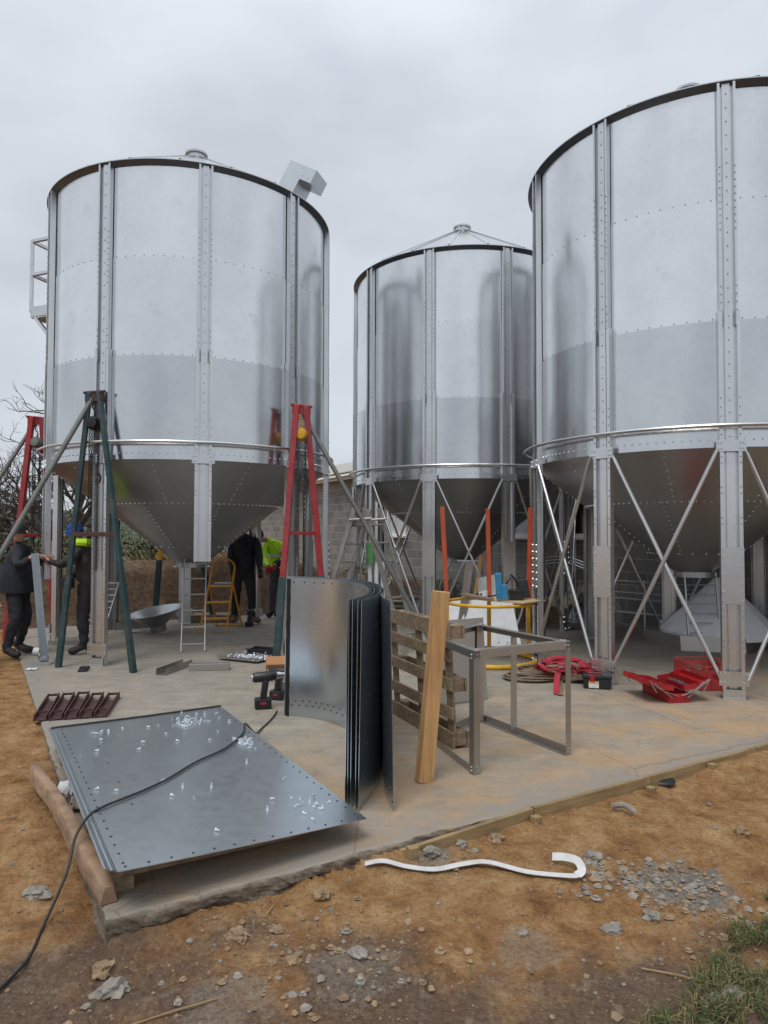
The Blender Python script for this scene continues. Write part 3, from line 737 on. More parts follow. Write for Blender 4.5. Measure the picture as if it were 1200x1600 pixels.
mb = lw(); mb.tube([(X0 - .3, -.40, ZE + .02), (X1 + .3, -.40, ZE + .02)], .05, 10); mb.build('gutter', M['white_paint'], bld, smooth=True)
for (x0, x1, lt) in wins:
    mb = lw(); xm = (x0 + x1) / 2; zmn = (WZ0 + WZ1) / 2
    for (c, s_) in (((x0 + .035, .0, zmn), (.07, .12, WZ1 - WZ0)), ((x1 - .035, .0, zmn), (.07, .12, WZ1 - WZ0)), ((xm, .0, WZ0 + .035), (x1 - x0 - .14, .12, .07)), ((xm, .0, WZ1 - .035), (x1 - x0 - .14, .12, .07))): mb.box(c, s_)
    if lt:
        for q in (x0 + .2, x0 + .33): mb.box((q, .02, zmn), (.025, .06, WZ1 - WZ0 - .14))
    mb.box((xm, -.075, WZ0 - .025), (x1 - x0 + .08, .17, .05))
    wf = mb.build('window', M['white_paint'], bld)
    mb = lw(); mb.box((xm, .045, zmn), (x1 - x0 - .14, .012, WZ1 - WZ0 - .14)); mb.build('pane', M['pane_light'] if lt else M['pane_dark'], wf)

# ================================================================== earth bank, hills, vegetation
def make_clay():
    m, n, l, b = newmat('dug_clay')
    g = n.new('ShaderNodeNewGeometry'); P = g.outputs['Position']
    n2 = ptext(n, l, 2.5, 8, .7, P); n3 = ptext(n, l, 14, 6, .7, P)
    c = ramp(n, l, n2, [(.3, (.075, .045, .028)), (.5, (.155, .098, .060)), (.7, (.24, .16, .10))])
    c = mixc(n, l, ramp(n, l, n3, [(.35, .7), (.5, 0)]), c, (.05, .032, .022))
    l.new(c, b.inputs['Base Color']); b.inputs['Roughness'].default_value = .97
    bump(n, l, b, math_(n, l, 'ADD', n2, n3), .9, .08); return m
M['clay'] = make_clay()
def bank_z(u, v):
    rise = sstep(9.95, 10.55, v + .25 * noise.noise(Vector((u * 1.3, v, 0))))
    h = .95 + .22 * noise.noise(Vector((u * .6, v * .5, 4)))
    if u > 4.5: h *= 1 - .45 * sstep(4.5, 7.5, u)
    h *= 1 - .7 * sstep(12.2, 15, v)
    h *= 1 - sstep(8.6, 9.35, u)
    fine = noise.ridged_multi_fractal(Vector((u * 2.5, v * 2.5, 2)), 1.0, 2.1, 5, 1.0, 2.0) * .05 + noise.noise(Vector((u * 9, v * 9, 1))) * .04
    return -.05 + h * rise + fine * (.3 + .7 * rise)
us = [-5 + i * .06 for i in range(241)]; vs_ = [9.8 + i * .06 for i in range(110)]
grid_mesh('earth_bank', us, vs_, bank_z, M['clay'], 'structure', tf=lambda p: tuple(sl(p[0], p[1], p[2])))
M['hill'] = plain('hedgerow_green', (.045, .062, .026), .95, 0, .5, .5, .6, .5)
hb = MB()
def hill(x, y): return -1 + max(0, 5.6 * math.exp(-((x + 62) / 34) ** 2) + 1.2) * math.exp(-((y - 95) / 26) ** 2) + .5 * noise.noise(Vector((x * .12, y * .12, 0)))
grid_mesh('hills', [-150 + i * 2.5 for i in range(97)], [60 + i * 2.5 for i in range(30)], hill, M['hill'], 'structure')

def leaf_cloud(mb, c, rad, n, size, rnd, shell=.35):
    c = Vector(c)
    for _ in range(n):
        while 1:
            p = Vector((rnd.uniform(-1, 1), rnd.uniform(-1, 1), rnd.uniform(-1, 1)))
            if shell < p.length < 1: break
        p = Vector((p.x * rad[0], p.y * rad[1], p.z * rad[2])) + c
        a = Vector((rnd.uniform(-1, 1), rnd.uniform(-1, 1), rnd.uniform(-1, 1))).normalized(); b = a.orthogonal().normalized(); s_ = size * rnd.uniform(.6, 1.4)
        mb.add([p - a * s_, p + b * s_ * .4, p + a * s_, p - b * s_ * .4], [(0, 1, 2, 3)])
def leafmat(name, c1, c2):
    m, n, l, b = newmat(name); g = n.new('ShaderNodeNewGeometry')
    f = ptext(n, l, 1.4, 5, .7, g.outputs['Position'])
    c = mixc(n, l, ramp(n, l, f, [(.35, 0), (.65, 1)]), c1, c2)
    l.new(c, b.inputs['Base Color']); b.inputs['Roughness'].default_value = .8; return m
M['leaf'] = leafmat('bramble_leaves', (.035, .042, .018), (.11, .105, .05)); M['leaf2'] = leafmat('dull_hedge_leaves', (.05, .06, .03), (.14, .14, .07))
rnd = random.Random(3)
def bush(x, y, z, r, h, label, mat, n=900, size=.06):
    root = empty('bush', (x, y, z), 0, label, 'bush', 'scrub growing behind the earth bank'); mb = MB()
    for k in range(6):
        leaf_cloud(mb, (x + rnd.uniform(-.6, .6) * r, y + rnd.uniform(-.5, .5) * r, z + h * rnd.uniform(.3, .75)), (r * .6, r * .6, h * .4), n // 6, size, rnd, .1)
    mb.build('foliage', mat, root)
    mb = MB()
    for k in range(6): mb.tube([(x, y, z - .1), (x + rnd.uniform(-.3, .3) * r, y + rnd.uniform(-.3, .3) * r, z + h * .35), (x + rnd.uniform(-.8, .8) * r, y + rnd.uniform(-.5, .5) * r, z + h * .8)], .02, 5)
    mb.build('stem', M['bark'], root)
bush(-7.6, 17.2, .25, 1.6, 1.25, 'dark green scrub behind the worker in the blue checked hat', M['leaf'], 2600)
bush(-4.9, 15.4, .55, 1.4, .95, 'low bramble on the earth bank just left of the hopper', M['leaf'], 2200)
bush(-11.2, 19.5, .1, 2.2, 1.8, 'dull green hedge below the bare tree at the left edge', M['leaf2'], 2600, .08)
bush(-14.6, 22, .1, 2.4, 2.4, 'taller pale green hedge end at the left border', M['leaf2'], 2200, .09)
bush(-.3, 20.0, .0, 1.0, .7, 'weedy scrub at the foot of the block wall behind the stepladder', M['leaf2'], 1200, .05)
bush(1.25, 16.9, -.03, .9, .55, 'low weeds at the wall foot under the white window', M['leaf2'], 1000, .04)

def bare_tree(base, label):
    root = empty('bare_tree', base, 0, label, 'tree'); rt = random.Random(11); tr = MB(); cw = MB(); cnt = [0]
    def grow(p, d, ln, r, lv):
        pts = [p]; k = 4; dd = d.copy()
        for i in range(k):
            dd = (dd + Vector((rt.uniform(-1, 1), rt.uniform(-1, 1), rt.uniform(-.7, .9))) * (.14 + .05 * lv)).normalized()
            pts.append(pts[-1] + dd * ln / k)
        (tr if lv == 0 else cw).tube(pts, r, 7 if lv < 2 else (4 if lv < 4 else 3), rs=[r * (1 - .45 * i / k) for i in range(k + 1)], cap=False); cnt[0] += 1
        if lv >= 6 or cnt[0] > 5200: return
        nb = 5 if lv == 0 else (4 if lv < 4 else 3)
        for j in range(nb):
            t = rt.uniform(.35, 1) if j else 1.0; i = min(k - 1, int(t * k)); q = pts[i].lerp(pts[i + 1], t * k - i)
            ax = dd.orthogonal().normalized(); ax.rotate(Matrix.Rotation(rt.uniform(0, 6.28), 3, dd))
            nd = (dd * rt.uniform(.5, 1) + ax * rt.uniform(.5, 1.1) + Vector((0, 0, .08))).normalized()
            if lv == 0: nd = Vector((math.cos(j * 1.25 + .5) * .95, math.sin(j * 1.25 + .5) * .95, rt.uniform(.12, .7))).normalized() if j else Vector((.1, 0, 1))
            grow(q, nd, ln * (rt.uniform(.60, .80) if lv else 1.0), max(r * rt.uniform(.5, .64), .005), lv + 1)
    grow(Vector(base), Vector((.03, 0, 1)), 1.7, .2, 0)
    tr.build('trunk', M['bark'], root, smooth=True); cw.build('crown', M['bark'], root)
bare_tree((-8.9, 19.5, .0), 'leafless gnarled tree behind the left silo and red tripod')
# second sapling to thicken left edge
# ================================================================== stacked flat sheets
FL, FR, BR, BL = Vector((-1.095, 2.86, .20)), Vector((-.085, 3.60, .115)), Vector((-1.36, 5.72, .165)), Vector((-2.335, 4.90, .215))
def sheet_obj(k, off, zoff, label):
    mb = MB(); nu, nv = 16, 26
    fl, fr_, br_, bl = [p + Vector((off[0], off[1], zoff)) for p in (FL, FR, BR, BL)]
    def S_(s_, t):
        p = fl.lerp(fr_, s_).lerp(bl.lerp(br_, s_), t); return p + Vector((0, 0, .012 * math.sin(3.1 * s_) * math.sin(2.5 * t + .4) * (-1)))
    for j in range(nv + 1):
        for i in range(nu + 1): mb.v.append(tuple(S_(i / nu, j / nv)))
    for j in range(nv):
        for i in range(nu): a = j * (nu + 1) + i; mb.f.append((a, a + 1, a + nu + 2, a + nu + 1)); mb.m.append(0)
    if k == 0:
        mb.cur = 1
        def hole(s_, t):
            p = S_(s_, t); nn = (S_(min(1, s_ + .02), t) - S_(s_ - .02, t)).cross(S_(s_, t + .02) - S_(s_, t - .02)).normalized()
            mb.bolt(p + nn * .0022, nn, .0055, .0006, 8)
        for i in range(13): hole(.03 + .94 * i / 12, .014)
        for i in range(24): hole(.028, .03 + .93 * i / 23); hole(.972, .03 + .93 * i / 23)
        for i in range(11): hole(.16, .3 + .05 * i) if i % 3 == 0 else None
        mb.cur = 0
    o = mb.build('steel_sheet', [M['flat'], M['hole']], smooth=False, solid=.003)
    for p in o.data.polygons: p.use_smooth = p.material_index == 0
    tag(o, label, 'metal sheet', 'flat galvanised sheets stacked on the slab corner')
    # black sealing tape along back edge
    return o, S_
names = ['top flat galvanised sheet scattered with bolts, black cable lying across it', 'second flat sheet down in the stack under the black cable',
         'third flat sheet down in the low stack on the slab corner', 'fourth flat sheet down in the low stack, near its bottom', 'lowest flat sheet of the stack, resting on timber bearers']
sheets = []; TOP = None
for k in range(5):
    o, f_ = sheet_obj(k, (-.024 * k + .006 * (k % 2), .024 * k), -.009 * k - (.0), names[k]); sheets.append(o)
    if k == 0: TOP = f_
    if k < 4:
        tb = MB(); pts = [f_(i / 20, .992) + Vector((0, 0, .003)) for i in range(21)]
        pts = [p + V * .006 * noise.noise(p * 25) for p in pts]
        tb.ribbon(pts, .026, .005); tb.v = [tuple(Vector(q) - Vector(o.location)) for q in tb.v]
        tb.local = True; t_ = tb.build('sealing_tape', M['black_rubber'], o)
# bearers beneath
for k, t in enumerate((.12, .42, .68, .93)):
    a = FL.lerp(BL, t) + Vector((.01, 0, 0)) - U * .01; b = FR.lerp(BR, t) - U * .12
    za = a.z - .055 - .0; zb = b.z - .055
    mb = MB(); h = .045
    mb.bar(Vector((a.x, a.y, za - h)), Vector((b.x, b.y, zb - h)), .09, .075)
    # packing blocks
    for (p, z) in ((a.lerp(b, .06), za), (a.lerp(b, .92), zb)): mb.box((p.x, p.y, (z - .085) / 2), (.10, .10, max(.02, z - .085)), Matrix.Rotation(SA, 3, 'Z'))
    o = mb.build('timber_bearer', M['wood_old'], bevel=.003)
    tag(o, ['timber bearer nearest the slab corner under the flat sheets', 'second timber bearer from the front under the flat sheets', 'third timber bearer from the front under the flat sheets', 'rear timber bearer under the flat sheets by the brown cleats'][k], 'timber', 'bearers under the flat sheets')
# loose bolts
bp = MB(); bp.bolt((0, 0, .0), (0, 0, 1), .0085, .006); bp.tube([(0, 0, .006), (0, 0, .022)], .0042, 6)
bolt0 = bp.build('bolt', M['bolt_bright'], org=(0, 0, 0)); first = True
rb = random.Random(5)
def put_bolt(p, label, group):
    global first
    o = bolt0 if first else link(bolt0.copy()); first = False
    o.location = p
    if rb.random() < .13: o.rotation_euler = (0, 0, 0)
    else: o.rotation_euler = (R_(90) + rb.uniform(-.15, .15), 0, rb.uniform(0, 6.28)); o.location.z += .008
    tag(o, label, 'bolt', group)
def near(cs, ct, rs_, rt_, n, label, group):
    for _ in range(n):
        s_ = cs + rb.gauss(0, rs_); t = ct + rb.gauss(0, rt_)
        s_ = min(.97, max(.03, s_)); t = min(.97, max(.02, t)); put_bolt(TOP(s_, t) + Vector((0, 0, .002)), label, group)
near(.70, .86, .03, .028, 46, 'bright bolt in the rear heap on the top flat sheet', 'bolts heaped at the back of the sheet')
near(.885, .59, .022, .03, 46, 'bright bolt in the heap by the right edge of the top flat sheet', 'bolts heaped at the right of the sheet')
near(.80, .12, .06, .05, 15, 'bright bolt among those strewn near the front right of the top sheet', 'bolts strewn at the front of the sheet')
near(.75, .9, .13, .05, 16, 'bright bolt strewn around the rear of the top flat sheet', 'bolts strewn at the back of the sheet')
near(.2, .88, .04, .03, 7, 'bright bolt in the small group near the rear left of the top sheet', 'bolts at the rear left of the sheet')
for _ in range(26): put_bolt(TOP(rb.uniform(.06, .95), rb.uniform(.08, .95)) + Vector((0, 0, .002)), 'single bright bolt lying loose on the open sheet', 'single bolts on the sheet')
for _ in range(12): put_bolt(Vector((-.43 + rb.gauss(0, .05), 4.2 + rb.gauss(0, .08), .001)), 'bright bolt lying on the concrete beside the curled sheets', 'bolts on the concrete')

# ================================================================== curled sheets standing on edge
def arc_pts(near_p, far_p, sag, n=40, extra=0):
    """plan arc from near point to far point bulging to +x side by sag"""
    a, b = Vector(near_p), Vector(far_p); m_ = (a + b) / 2; ch = (b - a); c = ch.length; r = (c * c / 4 + sag * sag) / (2 * sag)
    nn = Vector((ch.y, -ch.x, 0)).normalized(); ctr = m_ + nn * (sag - r); a0 = math.atan2(a.y - ctr.y, a.x - ctr.x); a1 = math.atan2(b.y - ctr.y, b.x - ctr.x)
    while a1 < a0: a1 += 2 * math.pi
    return [Vector((ctr.x + r * math.cos(a0 + (a1 - a0) * i / n), ctr.y + r * math.sin(a0 + (a1 - a0) * i / n), 0)) for i in range(n + 1)]
base_curve = [(-.225, 4.06, 0), (-.13, 4.45, 0), (-.125, 4.95, 0), (-.21, 5.42, 0), (-.42, 5.80, 0), (-.64, 5.97, 0), (-.87, 6.03, 0)]
def offs(pts, d, sh):
    q = curve(pts, 8); o_ = []
    for i, p in enumerate(q):
        t = (q[min(i + 1, len(q) - 1)] - q[max(i - 1, 0)]).normalized(); o_.append(p + Vector((t.y, -t.x, 0)) * d + t * sh)
    return o_
curls = [(offs(base_curve, 0, 0), 'innermost curled sheet with black taped edges, its hollow face to the left'),
         (offs(base_curve, .022, -.02), 'second sheet from the inside of the upright curl'),
         (offs(base_curve, .043, -.03), 'third sheet from the inside of the upright curl'),
         (offs(base_curve, .078, -.05), 'fourth sheet of the upright curl, its near edge just right of the punched edges'),
         (offs(base_curve, .100, -.06), 'fifth sheet of the upright curl, its dark outer face bulging right'),
         (curve([(.06, 3.975, 0), (.012, 4.22, 0), (.0, 4.6, 0), (.0, 4.98, 0), (-.07, 5.5, 0), (-.28, 5.93, 0), (-.58, 6.16, 0), (-.86, 6.22, 0)], 8), 'outermost curled sheet standing nearest the wooden pallet')]
for k, (P, lab) in enumerate(curls):
    mb = MB(); H = 1.205
    lean = Vector((.012, -.02, 0)) if k == 0 else (Vector((-.02, -.01, 0)) if k == 5 else Vector((.004 * k, 0, 0)))
    nz_ = 10; NP = len(P)
    for j in range(nz_ + 1):
        for p in P: mb.v.append(tuple(p + lean * (j / nz_) + Vector((0, 0, .002 + H * j / nz_))))
    for j in range(nz_):
        for i in range(NP - 1): q = j * NP + i; mb.f.append((q, q + 1, q + NP + 1, q + NP)); mb.m.append(0)
    mb.cur = 1
    def hole(i, z, inner):
        p0 = P[i]; t = (P[min(i + 1, NP - 1)] - P[max(i - 1, 0)]).normalized(); nn = Vector((-t.y, t.x, 0)) * (1 if inner else -1)
        mb.bolt(p0 + lean * (z / H) + nn * .003 + Vector((0, 0, z)), nn, .006, .0006, 8)
    # punched holes near near edge (both faces), and rows low on the inner face
    if k in (0, 3, 5):
        t = (P[1] - P[0]).normalized(); o_ = Vector((t.y, -t.x, 0))
        for i in range(16):
            z = .05 + 1.1 * i / 15
            for sgn in (1, -1): mb.bolt(P[0] + t * .022 + lean * (z / H) + o_ * .003 * sgn + Vector((0, 0, z)), o_ * sgn, .006, .0006, 8)
    if k in (0, 5):
        for i in range(2, NP - 2): hole(i, .10 if i % 2 else .14, True); hole(i, 1.17, True) if i % 3 == 0 else None
    mb.cur = 0
    o = mb.build('curled_steel_sheet', [M['curl'], M['hole']], solid=.0035)
    for p in o.data.polygons: p.use_smooth = p.material_index == 0
    tag(o, lab, 'metal sheet', 'galvanised sheets curled and stood on edge')
    if k in (0, 1, 2):
        tb = MB(); tt = [P[-1] + lean * (i / 24) + Vector((.0, 0, .01 + 1.19 * i / 24)) + Vector((.005 * noise.noise(Vector((0, k, i * .9))), 0, 0)) for i in range(25)]
        t = (P[-1] - P[-2]).normalized(); nn = Vector((-t.y, t.x, 0))
        tb.tube([q - t * .02 * 1 for q in tt], .014 if k == 0 else .009, 6)
        tb.v = [tuple(Vector(q) - Vector(o.location)) for q in tb.v]; tb.local = True; tb.build('sealing_tape', M['black_rubber'], o)
    if k in (0,):
        tb = MB(); tb.tube([P[-3] + lean * (i / 24) + Vector((0, 0, .0 + 1.2 * i / 24)) + Vector((-.008 + .006 * noise.noise(Vector((3, 1, i * .8))), 0, 0)) for i in range(25)], .011, 6)
        tb.v = [tuple(Vector(q) - Vector(o.location)) for q in tb.v]; tb.local = True; tb.build('sealing_tape', M['black_rubber'], o)

# ================================================================== pallet and leaning post
pa, pb = Vector((.13, 6.15, 0)), Vector((.57, 5.12, 0)); d_ = (pb - pa).normalized(); nrmP = Vector((-d_.y, d_.x, 0))  # faces camera-left side
if nrmP.x > 0: nrmP = -nrmP
ln = (pb - pa).length; root = empty('wooden_pallet', pa, 0, 'weathered wooden pallet stood on its long side beside the curled sheets', 'pallet')
def pp(s_, z, o): return pa + d_ * s_ + nrmP * (o + .05 * (z / .92 - .5)) + Vector((0, 0, z))
HP = .92
for z in (.06, .26, .475, .69, .875):
    MB().bar(pp(0, z, .072), pp(ln, z, .072), .02, .09 if z not in (.06, .875) else .12).build('deck_board', M['wood_old'], root, bevel=.003)
for s_ in (.06, ln / 2, ln - .06):
    MB().bar(pp(s_, .02, .052), pp(s_, HP - .0, .052), .018, .10, up=tuple(d_)).build('cross_board', M['wood_old'], root, bevel=.003)
    for z in (.07, .47, .865): MB().box(pp(s_, z, .0), (.10, .08, .10), Matrix((d_, nrmP, Vector((0, 0, 1)))).transposed()).build('block', M['wood_old'], root, bevel=.004)
for z in (.07, .47, .865): MB().bar(pp(0, z, -.052), pp(ln, z, -.052), .02, .10).build('bottom_board', M['wood_old'], root, bevel=.003)
mb = MB(); mb.bar((.262, 4.46, .0), (.375, 4.50, 1.22), .10, .075, up=(-.42, 1, 0)); o = mb.build('timber_post', M['wood_new'], bevel=.004)
tag(o, 'fresh sawn thick timber leaning upright in front of the pallet', 'timber')

# ================================================================== sheet metal box frame
A_, B_, D_ = Vector((.60, 4.57, 0)), Vector((1.36, 5.0, 0)), Vector((.36, 5.32, 0)); C_ = B_ + Vector((-.53, .95, 0))
HT = .815; root = empty('steel_box_frame', A_, 0, 'open box frame of grey folded steel angles standing right of the pallet', 'metal frame')
def ang(name, a, b, w1=.045, w2=.045, inw=(0, 0, 1), side=(1, 0, 0)):
    a, b = Vector(a), Vector(b); z = (b - a).normalized(); i_ = Vector(inw); i_ = (i_ - z * i_.dot(z)).normalized(); s_ = Vector(side); s_ = (s_ - z * s_.dot(z) - i_ * s_.dot(i_)).normalized()
    mb = MB(); poly = [Vector((0, 0, 0)), i_ * w1, s_ * w2]
    mb.add([a, b, b + i_ * w1, a + i_ * w1], [(0, 1, 2, 3)]); mb.add([a, b, b + s_ * w2, a + s_ * w2], [(0, 1, 2, 3)])
    mb.cur = 1
    for t in (.03, .06, .94, .97):
        p = a.lerp(b, t); mb.bolt(p + i_ * w1 / 2 - s_ * .003, -s_, .007, .006); mb.bolt(p + s_ * w2 / 2 - i_ * .003, -i_, .007, .006)
    mb.cur = 0
    return mb.build(name, [M['frame'], M['bolt']], root, solid=.003)
z_ = Vector((0, 0, 1)); e1 = (B_ - A_).normalized(); e2 = (D_ - A_).normalized()
for p, i_, s_ in ((A_, e1, e2), (B_, -e1, e2), (C_, -e1, -e2), (D_, e1, -e2)): ang('upright', p, p + z_ * HT, .05, .05, i_, s_)
ang('upright', B_.lerp(C_, .55) + z_ * .04, B_.lerp(C_, .55) + z_ * (HT - .04), .06, .04, -e1, e2)
ang('upright', C_ - e2 * .08, C_ - e2 * .08 + z_ * HT, .07, .05, -e1, e2)
for z in (0.0, HT):
    sg = 1 if z == 0 else -1
    ang('rail', B_ + z_ * z, C_ + z_ * z, .05, .06, z_ * sg, -e1); ang('rail', A_ + z_ * z, D_ + z_ * z, .05, .06, z_ * sg, e1)
ang('rail', A_ + z_ * (HT + .004), B_ + z_ * (HT + .004), .055, .06, -z_, e2); ang('rail', D_ + z_ * (HT + .004), C_ + z_ * (HT + .004), .055, .06, -z_, -e2)
ang('rail', D_, C_, .055, .06, z_, -e2)
# steel plate leaning behind the frame
mb = MB(); mb.add([(.45, 6.3, .02), (1.0, 6.62, .02), (.97, 6.7, .78), (.42, 6.38, .78)], [(0, 1, 2, 3)])
tag(mb.build('steel_plate', M['frame'], solid=.004), 'plain grey steel plate propped upright between pallet and box frame', 'metal sheet')

# ================================================================== yellow work stand
cx, cy, rr = 1.33, 8.62, .56
root = empty('work_stand', (cx, cy, 0), 0, 'yellow round-based work stand with three orange uprights', 'work stand')
def circ(r, z, a0=0, a1=2 * math.pi, n=48): return [Vector((cx + r * math.cos(a0 + (a1 - a0) * i / n), cy + r * math.sin(a0 + (a1 - a0) * i / n), z)) for i in range(n if abs(a1 - a0) > 6 else n + 1)]
MB().tube(circ(rr, .03), .03, 10, closed=True).build('base_ring', M['yellow_paint'], root, smooth=True)
MB().tube(circ(rr * .96, .735), .02, 10, closed=True).build('top_ring', M['yellow_paint'], root, smooth=True)
for a in (R_(82), R_(20), R_(192)):
    p = Vector((cx + rr * math.cos(a), cy + rr * math.sin(a), 0)); MB().bar(p + z_ * .03, p + z_ * .76, .05, .05).build('leg', M['yellow_paint'], root, bevel=.004)
    q = p + Vector((.0, -.03, 0)); t = Vector((-.06, 0, 0)) if a > 3 else (Vector((.03, 0, 0)) if a < .5 else Vector((-.02, 0, 0)))
    up_ = MB().bar(q + z_ * .72, q + t + z_ * 1.93, .055, .055).build('upright', M['orange_paint'], root, bevel=.004)
o = MB().bar((1.15, 8.95, .775), (1.83, 8.28, .775), .5, .018).build('plywood_sheet', M['plywood'], bevel=.002); tag(o, 'plywood board lying on the yellow work stand', 'board')
o = MB().bar((1.02, 8.75, .79 + .03), (1.26, 8.10, .79 + .03), .10, .035).build('plank', M['wood_old'], bevel=.003); tag(o, 'short dark plank lying across the plywood on the work stand', 'plank')
mb = MB(); mb.bar((1.41, 8.34, .80), (1.39, 8.33, 1.12), .075, .06); mb.bar((1.47, 8.33, .80), (1.46, 8.33, .98), .08, .06)
tag(mb.build('sealant_bag', M['blue_plastic'], bevel=.012), 'bright blue plastic bottle standing on the plywood board', 'bottle')
mb = MB(); mb.lathe([(0, .786), (.035, .786), (.04, .88), (.036, .88), (.032, .80), (0, .80)], 20, (1.27, 8.60, 0)); mb.tube(curve([(1.232, 8.60, .865), (1.205, 8.60, .855), (1.205, 8.60, .82), (1.234, 8.60, .81)], 4), .006, 6)
tag(mb.build('mug', M['white_plastic'], smooth=True), 'small white mug on the plywood board', 'mug')
mb = MB(); mb.box((1.62, 8.42, .84), (.17, .14, .11)); mb.box((1.62, 8.42, .90), (.19, .16, .02)); tag(mb.build('tool_case', M['black_plastic'], bevel=.008), 'black plastic case on the right of the plywood board', 'case')
mb = MB(); mb.bar((1.76, 8.5, .80), (1.72, 8.52, 1.03), .12, .04); tag(mb.build('battery_charger', M['black_plastic'], bevel=.01), 'black boxy charger propped at the right end of the plywood board', 'charger')
mb = MB(); mb.tube(curve([(1.05, 8.7, .80), (1.2, 8.62, .81), (1.33, 8.5, .80), (1.25, 8.45, .81), (1.1, 8.55, .80), (1.2, 8.7, .83), (1.4, 8.62, .82), (1.55, 8.55, 1.0), (1.6, 8.6, 1.08), (1.68, 8.62, .95), (1.66, 8.55, .80)], 8), .011, 6)
tag(mb.build('power_cable', M['black_rubber'], smooth=True), 'coiled black cable lying on the plywood board', 'cable')
# white formed sheets behind the stand
for k, (pts, lab) in enumerate(((((.80, 9.75, .02), (1.92, 9.55, .02), (1.84, 9.8, .62), (.86, 9.95, .66)), 'large white coated panel standing behind the yellow work stand'),
                              (((1.35, 9.9, .04), (1.9, 10.2, .04), (1.72, 10.25, 1.0), (1.38, 10.0, .95)), 'pointed white panel leaning behind the blue bottle'))):
    mb = MB(); mb.add(pts, [(0, 1, 2, 3)]); mb.cur = 1
    for i in range(9): p = Vector(pts[0]).lerp(Vector(pts[1]), .06 + .11 * i) + Vector((0, -.004, .06)); mb.bolt(p, (0, -1, 0), .008, .001, 8)
    tag(mb.build('white_panel', [M['white_plastic'], M['hole']], solid=.004), lab, 'panel', 'white panels behind the work stand')

# ================================================================== ladders
def ladder(root, a0, a1, b0, b1, n, w=.05, t=.025, m=None, rung_r=.014, flat=False, t0=.08, t1=.95, rails=True):
    m = m or M['alu']; a0, a1, b0, b1 = map(Vector, (a0, a1, b0, b1)); acr = (b0 - a0).normalized()
    if rails:
        for p, q in ((a0, a1), (b0, b1)): MB().bar(p, q, t, w, up=tuple(acr.cross(q - p))).build('rail', m, root, bevel=.003)
    for i in range(n):
        k = t0 + (t1 - t0) * i / max(1, n - 1); p, q = a0.lerp(a1, k), b0.lerp(b1, k)
        (MB().bar(p, q, .07, .022) if flat else MB().tube([p, q], rung_r, 8)).build('rung' if not flat else 'step', m, root)
r1 = empty('aluminium_ladder', (-2.55, 9.3, 0), 0, 'short silver ladder standing under the raised front leg of the left silo', 'ladder')
ladder(r1, (-2.71, 9.18, 0), (-2.87, 9.86, 1.22), (-2.41, 9.25, 0), (-2.58, 9.93, 1.22), 6, .04, .018, rung_r=.011)
r1 = empty('folding_ladder', (-.2, 9.4, 0), 0, 'tall grey aluminium A-frame ladder right of the red tripod', 'ladder')
w_ = Vector((.20, .26, 0))
for (base, top, d2) in (((-.97, 9.05, 0), (-.40, 9.25, 1.93), 0), ((.28, 9.15, 0), (-.27, 9.25, 1.95), 1)):
    b = Vector(base); t = Vector(top); ladder(r1, b, t, b + w_, t + w_, 7, .07, .03, t0=.12, t1=.88)
mb = MB(); mb.bar((-.40, 9.24, 1.74), (-.15, 9.46, 1.74), .1, .06); mb.tube([(-.47, 9.2, 1.78), (-.17, 9.2, 1.80)], .018, 8); mb.tube([(-.27, 9.46, 1.78), (.03, 9.46, 1.80)], .018, 8); mb.build('hinge', M['alu'], r1)
r1 = empty('step_stool', (-2.7, 11.3, 0), 0, 'yellow tubular step stool with a rounded top hoop', 'step ladder')
fa, fb = Vector((-2.95, 11.0, 0)), Vector((-2.54, 11.08, 0)); ta, tb2 = Vector((-2.86, 11.42, 1.02)), Vector((-2.50, 11.48, 1.02))
hoop = [fa, fa.lerp(ta, .5), ta] + [ta.lerp(tb2, .5) + (ta - tb2) * .5 * math.cos(x) + z_ * .15 * math.sin(x) for x in [R_(a) for a in (30, 60, 90, 120, 150)]] + [tb2, fb.lerp(tb2, .5), fb]
MB().tube(hoop, .017, 8).build('front_frame', M['ladder_yellow'], r1, smooth=True)
MB().tube(curve([tb2 * .75 + fb * .25, (-2.44, 11.75, .05), (-2.48, 11.78, .025), (-2.8, 11.72, .025), (-2.86, 11.70, .05), ta * .75 + fa * .25], 6), .015, 8).build('rear_frame', M['ladder_yellow'], r1, smooth=True)
for k in (.2, .45, .7):
    p, q = fa.lerp(ta, k), fb.lerp(tb2, k); MB().bar(p + Vector((0, .04, 0)), q + Vector((0, .04, 0)), .12, .03).build('step', M['ladder_yellow'], r1, bevel=.004)
tag(MB().bar((-2.80, 11.33, .765), (-2.52, 11.36, .765), .07, .03).build('pry_bar', M['alu'], bevel=.006), 'small silver tool lying on the top step of the yellow stool', 'tool')

